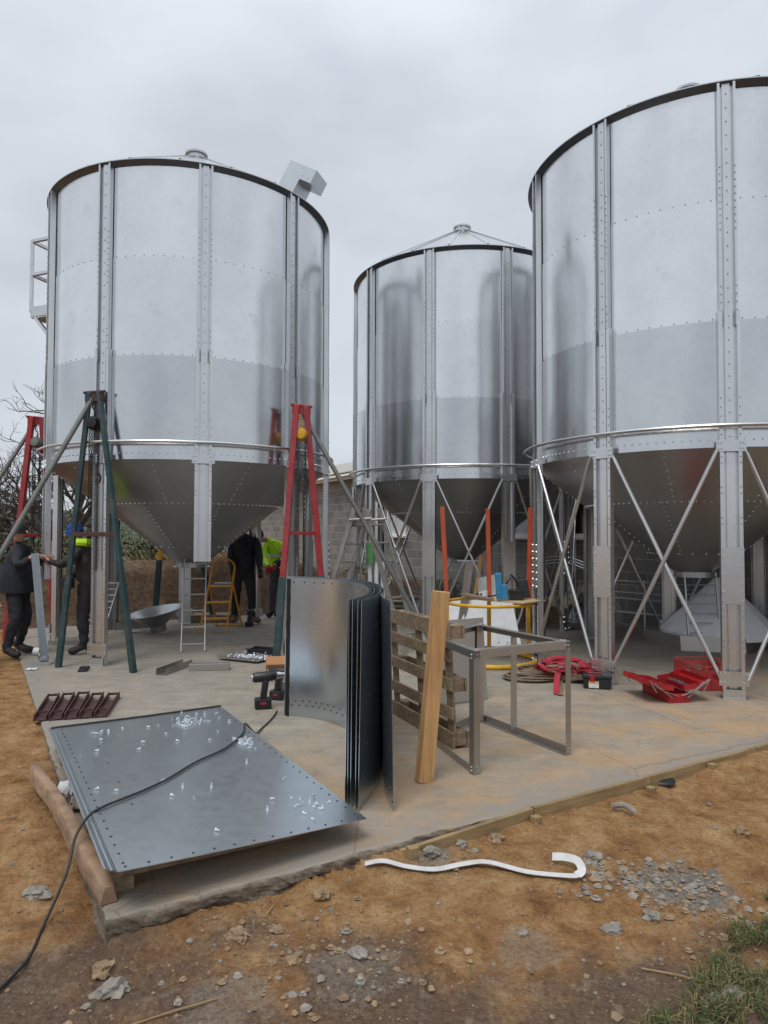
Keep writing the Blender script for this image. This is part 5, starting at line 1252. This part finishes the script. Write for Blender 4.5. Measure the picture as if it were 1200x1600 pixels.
# straps
def strap(name, pts, w, mat, label, cat, grp=None, up_=(0, 0, 1), n=8):
    mb = MB(); mb.ribbon(curve(pts, n), w, .004, up_); o = mb.build(name, mat, smooth=False); tag(o, label, cat, grp); return o
rs2 = random.Random(9)
mb = MB()
for k in range(5):
    c = Vector((1.62 + .05 * k, 7.55 + .03 * k, .012 + .02 * k)); a0 = rs2.uniform(0, 6)
    mb.ribbon(curve([c + Vector((math.cos(a0 + t) * (.30 + .04 * rs2.random()), math.sin(a0 + t) * (.17 + .04 * rs2.random()), .008 * rs2.random() + .01)) for t in (0, 1, 2, 3, 4, 5, 6)], 6), .05, .004)
mb.ribbon(curve([(1.9, 7.5, .03), (1.85, 7.2, .02), (1.78, 6.95, .012), (1.74, 6.78, .01)], 6), .06, .004)
mb.ribbon(curve([(2.3, 7.3, .02), (2.1, 7.32, .05), (1.9, 7.42, .02)], 6), .05, .05)
tag(mb.build('lifting_sling', M['tan_strap']), 'heap of tan webbing slings coiled on the slab below the work stand', 'sling')
mb = MB()
for k in range(9):
    c = Vector((1.95 + rs2.uniform(-.12, .18), 7.55 + rs2.uniform(-.12, .12), .03 + .014 * k)); a0 = rs2.uniform(0, 6)
    mb.ribbon(curve([c + Vector((math.cos(a0 + t) * rs2.uniform(.12, .26), math.sin(a0 + t) * rs2.uniform(.08, .16), rs2.uniform(0, .08))) for t in (0, .9, 1.8, 2.7, 3.6, 4.5)], 5), .06, .006)
mb.ribbon(curve([(1.92, 7.5, .14), (1.80, 7.15, .08), (1.74, 6.92, .02), (1.72, 6.82, .01)], 6), .06, .006)
mb.tube(curve([(1.7, 7.6, .1), (1.9, 7.7, .2), (2.15, 7.65, .19), (2.3, 7.5, .1)], 6), .03, 8); mb.tube([(2.12, 7.4, .03), (2.12, 7.42, .14)], .04, 10)
mb.ribbon(curve([(2.3, 7.9, .06), (2.45, 7.95, .08), (2.62, 7.98, .10)], 6), .09, .005, (0, -1, .4))
tag(mb.build('safety_harness', M['red_strap']), 'tangle of bright red harness webbing on top of the tan slings', 'harness')
# white strap on soil
zz = lambda x, y, d=.012: (x, y, soil_z(x, y) + d)
mb = MB(); P = [zz(-.09, 3.45), zz(.0, 3.45, .016), zz(.12, 3.45, .012), zz(.26, 3.46, .014), zz(.40, 3.495, .02), zz(.53, 3.52, .025), zz(.72, 3.455, .02), zz(.90, 3.375, .02), zz(.945, 3.37, .03)]
mb.ribbon(curve(P, 6), .042, .003)
Q2 = [Vector(zz(.943, 3.37, .03)), Vector(zz(.975, 3.40, .04)), Vector(zz(.972, 3.47, .05)), Vector(zz(.93, 3.535, .045)), Vector(zz(.87, 3.565, .03))]
mb.ribbon(curve(Q2, 6), .040, .003, (-.35, -.6, .75))
tag(mb.build('webbing_strap', M['white_strap']), 'long white webbing strap on the brown soil with a hooked far end', 'strap')
# cable
on = lambda s_, t: TOP(s_, t) + Vector((0, 0, .012))
cp_ = [(-.84, 6.35, .9), (-.86, 6.25, .3), (-.93, 6.10, .02), (-.95, 5.75, .012), (-1.02, 5.5, .015), (-1.07, 5.36, .08)]
import itertools
def st_of(x, y):
    best = None
    for i in range(41):
        for j in range(61):
            p = TOP(i / 40, j / 60); d2 = (p.x - x) ** 2 + (p.y - y) ** 2
            if best is None or d2 < best[0]: best = (d2, i / 40, j / 60)
    return best[1], best[2]
pts = [Vector((-.95, 6.15, .012)), Vector((-.955, 5.9, .012)), Vector((-.99, 5.6, .012)), Vector((-1.00, 5.38, .04))]
for (x, y) in ((-1.02, 5.18), (-1.00, 4.95), (-1.06, 4.6), (-1.15, 4.3), (-1.23, 4.0), (-1.30, 3.82), (-1.37, 3.66), (-1.41, 3.52)): s_, t = st_of(x, y); pts.append(on(s_, t))
pts += [Vector((-1.455, 3.42, .20)), Vector((-1.475, 3.32, .14)), Vector((-1.46, 3.2, .06))]
for (x, y) in ((-1.46, 2.98), (-1.42, 2.78), (-1.43, 2.55), (-1.45, 2.35), (-1.50, 2.1)): pts.append(Vector((x, y, soil_z(x, y) + .012)))
pts[-6] = Vector((-1.46, 3.2, .03))
mb = MB(); mb.tube(curve(pts, 8), .0065, 8); tag(mb.build('extension_cable', M['black_rubber'], smooth=True), 'long black electric cable running across the sheets down onto the soil', 'cable')
# timber beam, bowed
P = [Vector((-1.18, 2.99, .05)), Vector((-1.37, 3.25, .055)), Vector((-1.62, 3.60, .06)), Vector((-1.90, 4.00, .055)), Vector((-2.12, 4.30, .04)), Vector((-2.31, 4.58, .02))]
cv = curve(P, 6); mb = MB()
for i, p in enumerate(cv):
    t = (cv[min(i + 1, len(cv) - 1)] - cv[max(i - 1, 0)]).normalized(); s_ = t.cross(z_).normalized(); wj = .034 + .006 * noise.noise(p * 5); tp = min(1, .55 + i * .25)
    for (q, h) in ((-1, -.045), (1, -.045), (1, .036), (.55, .045), (-.8, .045), (-1, .032)): mb.v.append(tuple(p + s_ * q * wj * (tp if h > 0 else 1) + z_ * h * (tp if h > 0 else 1)))
n6 = 6
for i in range(len(cv) - 1):
    for j in range(n6): mb.f.append((i * n6 + j, i * n6 + (j + 1) % n6, (i + 1) * n6 + (j + 1) % n6, (i + 1) * n6 + j)); mb.m.append(0)
mb.f += [tuple(range(n6)), tuple((len(cv) - 1) * n6 + j for j in range(n6))]; mb.m += [0, 0]
o = mb.build('timber_beam', M['wood_beam'], smooth=True); tag(o, 'bowed brown timber beam lying along the slab edge left of the flat sheets', 'timber')
# plastic scraps
def scrap(c, r, mat, label, seed, cat='plastic scrap', hz=.05, grp=None):
    rr_ = random.Random(seed); n = 14; mb = MB(); c = Vector(c)
    for j in range(n):
        for i in range(n):
            x = (i / (n - 1) - .5) * 2; y = (j / (n - 1) - .5) * 2; q = Vector((x, y, seed)); k = r * (1 + .35 * noise.noise(q * 1.6))
            mb.v.append(tuple(c + Vector((x * k + .3 * r * noise.noise(q * 3), y * k * .7 + .3 * r * noise.noise(q * 3 + Vector((9, 0, 0))), hz * (.5 + abs(noise.noise(q * 2.2)) * 2.2)))))
    for j in range(n - 1):
        for i in range(n - 1): a = j * n + i; mb.f.append((a, a + 1, a + n + 1, a + n)); mb.m.append(0)
    o = mb.build('scrap', mat, smooth=True, solid=.002); tag(o, label, cat, grp); return o
scrap((-1.86, 4.20, .0), .085, M['white_plastic'], 'crumpled white plastic wrap between bowed beam and flat sheets', 1)
scrap((-1.74, 3.98, .0), .08, M['stone_grey'], 'crumpled greyish plastic bag beside the white wrap', 2)
scrap((-4.10, 8.0, 0), .06, M['white_plastic'], 'oval white scrap on the slab left of the green tripod foot', 3, hz=.012)
scrap((-4.05, 11.0, 0), .09, M['white_plastic'], 'white scrap on the slab in front of the deep channel', 4, hz=.02)
scrap((2.98, 5.42, -.09), .05, M['white_plastic'], 'white scrap on soil at the far right by the form boards', 5, hz=.02)
scrap((2.62, 5.02, -.10), .035, M['white_plastic'], 'small white wrapper on soil near the right form boards', 6, hz=.015)
scrap((.88, 6.75, 0), .03, M['white_plastic'], 'tiny white cup-like scrap on the slab inside the box frame', 7, hz=.04)
scrap((-.12, 3.50, soil_z(-.12, 3.5)), .04, M['white_plastic'], 'frayed white end tag beside the webbing strap', 8, hz=.015)
mb = MB(); mb.lathe([(.035, 0), (.05, 0), (.05, .075), (.035, .075), (.035, 0)], 24, (0, 0, 0)); mb.v = [(v[2] - 4.55, v[1] + 8.95 - .0, v[0] + .05) for v in mb.v]; tag(mb.build('tape_roll', M['white_plastic'], smooth=True), 'white roll lying near the boots of the beanie worker', 'roll')
mb = MB(); mb.lathe([(0, 0), (.055, 0), (.055, .02), (.0, .02)], 20, (-3.47, 7.93, 0)); mb.box((-3.47, 7.98, .03), (.10, .07, .03)); tag(mb.build('anchor_plate', M['hole'], bevel=.002), 'small dark block on the slab in front of the green tripod', 'block')
# disc, rubble, sticks on soil
def sz(x, y): return soil_z(x, y)
mb = MB(); mb.lathe([(.02, .012), (.045, .018), (.085, .012), (.095, .0), (.0, -.004)], 28, (1.87, 4.66, sz(1.87, 4.66) + .006)); tag(mb.build('rubber_disc', M['black_rubber'], smooth=True), 'round black rubber disc lying on the soil before the slab', 'disc')
mb = MB(); P = [zz(1.38, 4.17, .02), zz(1.44, 4.15, .045), zz(1.50, 4.12, .02)]; mb.tube(curve(P, 4), .018, 8); tag(mb.build('pipe_offcut', M['stone_grey'], smooth=True), 'short grey curved offcut on the soil between the strap and the disc', 'offcut')
def rock(c, r, mat, seed, name='clod'):
    bm = bmesh.new(); bmesh.ops.create_icosphere(bm, subdivisions=3 if r > .03 else 2, radius=1); o_ = Vector((seed * 3.1, seed * 1.7, seed))
    for v in bm.verts:
        p = v.co.copy(); k = .8 + .45 * noise.noise(p * 1.3 + o_) + .35 * noise.noise(p * 3.5 + o_) + .12 * noise.noise(p * 8 + o_)
        v.co = Vector((p.x * k * r, p.y * k * r * .8, p.z * k * r * .55))
    me = bpy.data.meshes.new(name); bm.to_mesh(me); bm.free(); me.materials.append(mat)
    o = bpy.data.objects.new(name, me); link(o); o.location = c; o.rotation_euler = (0, 0, seed); return o
named = [((1.09, 3.62), .07, 'stone_grey', 'grey lump at the upper edge of the grey mortar spill'), ((1.18, 3.06), .045, 'stone_grey', 'grey lump just below the mortar spill'), ((.98, 2.98), .05, 'stone_grey', 'lone grey lump below left of the mortar spill'),
         ((1.30, 2.58), .06, 'stone_grey', 'pale lump in the group at the edge of the grass'), ((1.22, 2.56), .045, 'stone_grey', 'smaller pale lump left in the group by the grass'), ((-.10, 2.82), .05, 'stone_grey', 'grey lump below the frayed strap end'),
         ((-1.02, 2.62), .07, 'stone_grey', 'broken mortar piece under the slab corner'), ((-1.10, 2.74), .055, 'stone', 'rounded clod against the slab corner'), ((-.62, 2.92), .06, 'stone', 'flat pale clod under the slab front edge'), ((-.45, 2.98), .035, 'stone', 'small clod right of the flat pale clod'),
         ((-.28, 3.22), .05, 'stone', 'orange clod against the slab edge near the strap end'), ((-.36, 2.78), .04, 'stone', 'clod between slab edge and dark soil'), ((-1.62, 3.25), .065, 'stone_grey', 'grey clod beside the bowed beam'), ((-.50, 2.2), .05, 'stone', 'orange clod at the lower border'),
         ((2.03, 3.92), .05, 'stone', 'pale flat clod at the right edge of the soil'), ((.25, 3.60), .05, 'stone_grey', 'grey lump above the white strap, left one'), ((.42, 3.72), .04, 'stone_grey', 'grey lump above the white strap, right one'), ((.60, 2.95), .03, 'stone_grey', 'small grey lump in the dark soil below the strap'),
         ((.62, 3.82), .055, 'stone', 'crumbling clod heaped against the form boards'), ((-2.05, 2.2), .06, 'stone_grey', 'grey clod near the lower left border')]
for k, ((x, y), r, mt, lab) in enumerate(named): tag(rock((x, y, sz(x, y) + r * .18), r, M[mt], k + 1), lab, 'clod', 'clods and mortar lumps on the soil')
mb = MB(); rg = random.Random(21)
def pebble(mb, c, r, rg):
    c = Vector(c); vs = [];
    for z, k, n in ((-.6, .7, 5), (.1, 1, 5), (.6, .55, 5)):
        a0 = rg.random() * 6
        for i in range(n): a = a0 + 6.283 * i / n; vs.append(c + Vector((math.cos(a) * k * r * rg.uniform(.7, 1.25), math.sin(a) * k * r * rg.uniform(.7, 1.2), z * r * .8)))
    fs = [tuple(range(10, 15))]
    for q in (0, 5): fs += [(q + i, q + (i + 1) % 5, q + 5 + (i + 1) % 5, q + 5 + i) for i in range(5)]
    mb.add(vs, fs)
for _ in range(1300):
    if rg.random() < .5: cx_, cy_, s_ = rg.choice(((1.42, 3.3, .22), (.22, 3.6, .2), (-.1, 2.66, .25), (-.75, 2.35, .3), (-.5, 3.0, .25), (1.3, 2.7, .3), (-1.9, 2.2, .3))); x, y = rg.gauss(cx_, s_), rg.gauss(cy_, s_ * .8)
    else: x, y = rg.uniform(-3.2, 3.4), rg.uniform(1.8, 5.2)
    u, v = uv_of(x, y)
    if u > -.06 and v > -.09: continue
    r = min(.02, .004 + abs(rg.gauss(0, .0055))); mb.cur = 0 if rg.random() < .3 else 1; pebble(mb, (x, y, sz(x, y) + r * .25), r, rg)
rg = random.Random(55)
for _ in range(300):
    cx_, cy_, s_ = rg.choice(((1.40, 3.32, .16), (1.2, 3.45, .12), (1.5, 3.15, .14), (1.12, 3.32, .1), (1.4, 3.3, .2), (.3, 3.72, .14), (-.3, 2.75, .3)))
    x, y = rg.gauss(cx_, s_), rg.gauss(cy_, s_ * .7); u, v = uv_of(x, y)
    if u > -.08 and v > -.11: continue
    r = rg.uniform(.009, .026); mb.cur = 0 if rg.random() < .55 else 1; pebble(mb, (x, y, sz(x, y) + r * .12), r, rg)
mb.cur = 0
tag(mb.build('gravel', [M['stone_grey'], M['stone']], smooth=False), kind='stuff', label='small stones and crumbs scattered over the soil', cat='gravel')
mb = MB(); rg = random.Random(4)
for (x0, y0, x1, y1) in ((-.52, 3.08, -.50, 3.16), (1.0, 2.7, 1.25, 2.62), (-.9, 2.45, -.6, 2.52), (2.8, 5.3, 3.02, 5.24), (1.9, 4.9, 2.05, 4.95), (-3.2, 4.6, -3.0, 4.9)):
    mb.tube([zz(x0, y0, .006), zz((x0 + x1) / 2, (y0 + y1) / 2, .012), zz(x1, y1, .006)], .004, 5)
tag(mb.build('twigs', M['wood_form']), kind='stuff', label='thin sticks lying on the soil', cat='twigs')
# formwork boards and stakes
bounds = [(1.42, 2.32), (2.33, 3.35), (3.36, 4.55), (4.56, 6.9)]
blab = ['nearest timber form board along the slab front, splashed with mortar', 'second timber form board from the near end of the slab front', 'third timber form board from the near end of the slab front', 'furthest timber form board running out at the right border']
for k, (a, b) in enumerate(bounds):
    mb = MB(); wj = .003 * (k % 2)
    mb.prism([sl(a, -.045 - wj), sl(b, -.045 - wj), sl(b, -.018 - wj), sl(a, -.018 - wj)], (0, 0, -.17), (0, 0, .004 + .003 * (k % 2)))
    if k == 0:
        for q_ in range(len(mb.v)):
            x_, y_, z_0 = mb.v[q_]
            if z_0 > -.05 and uv_of(x_, y_)[0] < 1.6: mb.v[q_] = (x_, y_, z_0 - .035)
    o = mb.build('form_board', M['wood_form'], bevel=.003); tag(o, blab[k], 'board', 'form boards edging the slab')
sl_lab = ['short square stake against the form board above the white strap', 'stake at the joint of the first form boards', 'stake against the third form board near the black disc', 'far stake against the form board', 'furthest stake near the right border', 'stake half buried beside the clay heap']
for k, u in enumerate((1.45, 2.30, 3.30, 3.95, 4.6, 5.3)):
    mb = MB(); mb.bar(sl(u, -.075, -.25), sl(u + .01, -.078, -.005 - .02 * (k % 3)), .055, .045, up=tuple(V)); tag(mb.build('wooden_stake', M['wood_form'], bevel=.003), sl_lab[k], 'stake', 'stakes holding the form boards')
# grass verge
mb = MB(); rg = random.Random(8)
for _ in range(42000):
    x, y = rg.uniform(.7, 2.6), rg.uniform(1.85, 3.9)
    if (x - .98) - (y - 2.47) < .04 + .22 * noise.noise(Vector((x * 4, y * 4, 0))): continue
    dens = noise.noise(Vector((x * 5, y * 5, 5)))
    if dens < -.22: continue
    h = rg.uniform(.02, .065) * (1 + .8 * max(0, dens)); a = rg.uniform(0, 6.28); ln_ = Vector((math.cos(a), math.sin(a), 0)); sd2 = Vector((-ln_.y, ln_.x, 0)) * rg.uniform(.0012, .0026); p = Vector((x, y, sz(x, y) - .003)); q = p + ln_ * h * .35 + z_ * h * .7; t = p + ln_ * h * rg.uniform(.7, 1.5) + z_ * h * rg.uniform(.5, 1)
    mb.cur = 0 if rg.random() < .66 else 1
    mb.add([p - sd2, p + sd2, q + sd2 * .8, q - sd2 * .8, t], [(0, 1, 2, 3), (3, 2, 4)])
mb.cur = 0
M['grass'] = leafmat('grass_blades', (.030, .052, .013), (.085, .115, .03)); M['grass_dry'] = leafmat('dry_grass', (.15, .12, .045), (.27, .21, .10))
tag(mb.build('grass', [M['grass'], M['grass_dry']]), kind='stuff', label='green grass growing at the edge of the soil', cat='grass')

# ================================================================== things at the back under the right silo
# spare conical roof on the floor
mb = MB(); c = (4.92, 10.05, 0); mb.lathe([(.0, .97), (.06, .96), (.80, .20), (.82, .20), (.82, .14)], 12, c); mb.cur = 1
for i in range(12):
    a = 2 * math.pi * i / 12
    for t in (.15, .35, .55, .75, .95): r_0 = .06 + .68 * t; mb.bolt((c[0] + r_0 * math.cos(a), c[1] + r_0 * math.sin(a), .925 - .72 * t), (math.cos(a) * .7, math.sin(a) * .7, .7), .009, .008)
mb.cur = 0
M['pale_cone'] = plain('steel_sky_reflection_white', (.88, .90, .92), .35, 0, .05, 6)  # bright sky reflection on the steel cone put into a near-white colour
tag(mb.build('spare_cone', [M['pale_cone'], M['bolt_dark']], solid=.004), 'bright conical sheet-metal hood on the floor beneath the right silo', 'cone')
mb = MB(); P = [Vector(p) for p in ((3.86, 10.12, 0), (4.08, 9.42, 0), (4.86, 9.20, 0), (5.45, 9.75, 0), (5.6, 10.3, 0))]
for i in range(4): mb.add([P[i] + z_ * .003, P[i + 1] + z_ * .003, P[i + 1] + z_ * .20 + Vector((0, .03, 0)), P[i] + z_ * .20 + Vector((0, .03, 0))], [(0, 1, 2, 3)]); mb.add([P[i] + z_ * .003, P[i + 1] + z_ * .003, P[i + 1] + z_ * .003 + Vector((0, -.06, 0)), P[i] + z_ * .003 + Vector((0, -.06, 0))], [(0, 1, 2, 3)])
tag(mb.build('base_tray', M['frame'], solid=.004), 'low many-sided steel tray on the floor around the bright cone', 'tray')
r1 = empty('ladder_section', (4.4, 9.55, 0), 0, 'dark steel ladder section propped in front of the bright cone', 'ladder')
ladder(r1, (4.22, 9.50, .16), (4.22, 9.62, 1.06), (4.66, 9.50, .16), (4.66, 9.62, 1.06), 7, .028, .022, M['hopper'], .009)
mb = MB(); mb.bar((4.24, 9.52, .0), (4.24, 9.5, .2), .04, .04); mb.bar((4.64, 9.52, .0), (4.64, 9.5, .2), .04, .04); mb.build('feet', M['hopper'], r1)
for k, (dy, r0, lab) in enumerate(((0, 1.02, 'lowest of three bent pipes arching before the block wall'), (.0, 1.07, 'middle one of three bent pipes arching before the block wall'), (.0, 1.12, 'topmost of three bent pipes arching before the block wall'))):
    mb = MB(); c = Vector((3.05, 11.9, .08 - .0)); mb.tube([c + Vector((r0 * math.cos(R_(a)) * .86, -.4 * math.cos(R_(a)) + .03 * k, r0 * math.sin(R_(a)))) for a in range(2, 179, 6)], .012, 8)
    tag(mb.build('bent_pipe', M['bolt'], smooth=True), lab, 'pipe', 'bent pipes before the block wall')
r1 = empty('guard_rail', (4.0, 10.9, 0), 0, 'long galvanised guard rail with horizontal bars standing by the wall', 'railing')
for z in (.30, .52, .62, .80): MB().tube([(3.55, 11.2, z + .05), (4.75, 10.6, z)], .014, 8).build('bar', M['bolt'], r1, smooth=True)
for t in (.05, .5, .95): x = 3.55 + 1.2 * t; y = 11.2 - .6 * t; MB().tube([(x, y, 0), (x, y + .02, .86)], .016, 8).build('upright', M['post'], r1, smooth=True)
# pile of translucent bags / covers
scrap((2.35, 11.6, .25), .35, M['stone_grey'], 'greyish crumpled dust sheet heaped under the bent pipes', 12, 'cover', .35)
scrap((3.1, 11.4, .2), .28, M['stone_grey'], 'second crumpled grey cover heaped right of the first', 14, 'cover', .3)
# dark crates / planks along the wall
def stack(x, y, rz, size, mat, label, name='wooden_box', cat='box'):
    mb = MB(); mb.box((x, y, size[2] / 2 + .002), size, Matrix.Rotation(rz, 3, 'Z'))
    for k in (-.3, 0, .3):
        R3 = Matrix.Rotation(rz, 3, 'Z'); mb.box(Vector((x, y, size[2] / 2)) + R3 @ Vector((k * size[0], -size[1] / 2 - .01, 0)), (.08, .02, size[2]), R3)
    tag(mb.build(name, mat, bevel=.006), label, cat)
stack(2.75, 12.6, BA, (1.0, .5, .30), M['wood_old'], 'low dark slatted box at the wall foot behind the bent pipes')
stack(.0, 14.6, .3, (.9, .6, .16), M['wood_old'], 'flat dark pallet-like box lying behind the A-frame ladder')
stack(-.9, 14.2, -.2, (1.0, .5, .14), M['wood_old'], 'flat slatted box at the foot of the earth bank behind the red tripod')
stack(-3.05, 12.45, .1, (.8, .45, .13), M['wood_old'], 'low slatted box behind the yellow stool')
for k, (a, b, lab) in enumerate((((-.2, 13.8, .3), (1.3, 13.2, .36), 'grey pipe resting low behind the middle silo legs, upper one'), ((-.1, 13.6, .16), (1.2, 13.1, .12), 'grey pipe resting low behind the middle silo legs, lower one'))):
    mb = MB(); mb.tube([a, b], .04, 10); mb.box((a[0] + .2, a[1] - .08, a[2] / 2 - .03), (.12, .12, max(.05, a[2] - .06))); mb.box((b[0] - .2, b[1] + .08, b[2] / 2 - .03), (.12, .12, max(.05, b[2] - .06)))
    tag(mb.build('grey_pipe', M['grey_pipe'], smooth=False), lab, 'pipe')
r1 = empty('insulation_roll', (-.14, 10.6, 0), 0, 'white upright tube bundle with green top seen through the A-frame ladder', 'tube bundle')
for k in range(3): MB().tube([(-.20 + .10 * k, 10.6, .0), (-.22 + .10 * k, 10.62, 1.15)], .035, 12).build('tube', M['white_plastic'], r1, smooth=True)
M['green_cap'] = plain('green_plastic', (.10, .26, .09), .5); MB().tube([(-.20, 10.6, 1.12), (-.21, 10.62, 1.45)], .07, 12).build('cap', M['green_cap'], r1, smooth=True)
mb = MB(); mb.bar((1.45, 11.2, .3), (1.62, 11.3, 1.25), .09, .03); tag(mb.build('plank', M['wood_new'], bevel=.003), 'orange plank leaning behind the middle orange upright', 'plank')
# brush and debris on top of the bank
mb = MB(); rg = random.Random(31)
for _ in range(700):
    u, v = rg.gauss(4.2, 1.1), rg.gauss(10.9, .35); p = sl(u, v); z0 = bank_z(u, v); a = rg.uniform(0, 6.28); l_ = rg.uniform(.08, .3)
    mb.tube([(p.x, p.y, z0 + rg.uniform(0, .12)), (p.x + math.cos(a) * l_, p.y + math.sin(a) * l_, z0 + rg.uniform(.02, .28))], .004, 3, cap=False)
M['straw'] = plain('dead_stalks', (.26, .19, .10), .9, 0, .4, 5)
tag(mb.build('dead_brush', M['straw']), kind='stuff', label='dead straw-coloured brush heaped on the earth bank', cat='brush')
mb = MB(); p = sl(1.9, 10.6); z0 = bank_z(1.9, 10.6)
mb.tube([(-5.15, 13.0, 1.22), (-4.6, 12.9, .92)], .018, 6); tag(mb.build('pale_stick', M['wood_form']), 'pale straight stick lying on the face of the earth bank', 'stick')
# rungs of ladder lying behind worker 2
r1 = empty('aluminium_ladder', (-3.95, 10.9, 0), 0, 'silver ladder tilted low behind the worker in the blue checked hat', 'ladder')
ladder(r1, (-4.52, 10.3, .02), (-4.42, 10.7, .85), (-4.22, 10.3, .02), (-4.12, 10.7, .85), 9, .05, .02, rung_r=.016)
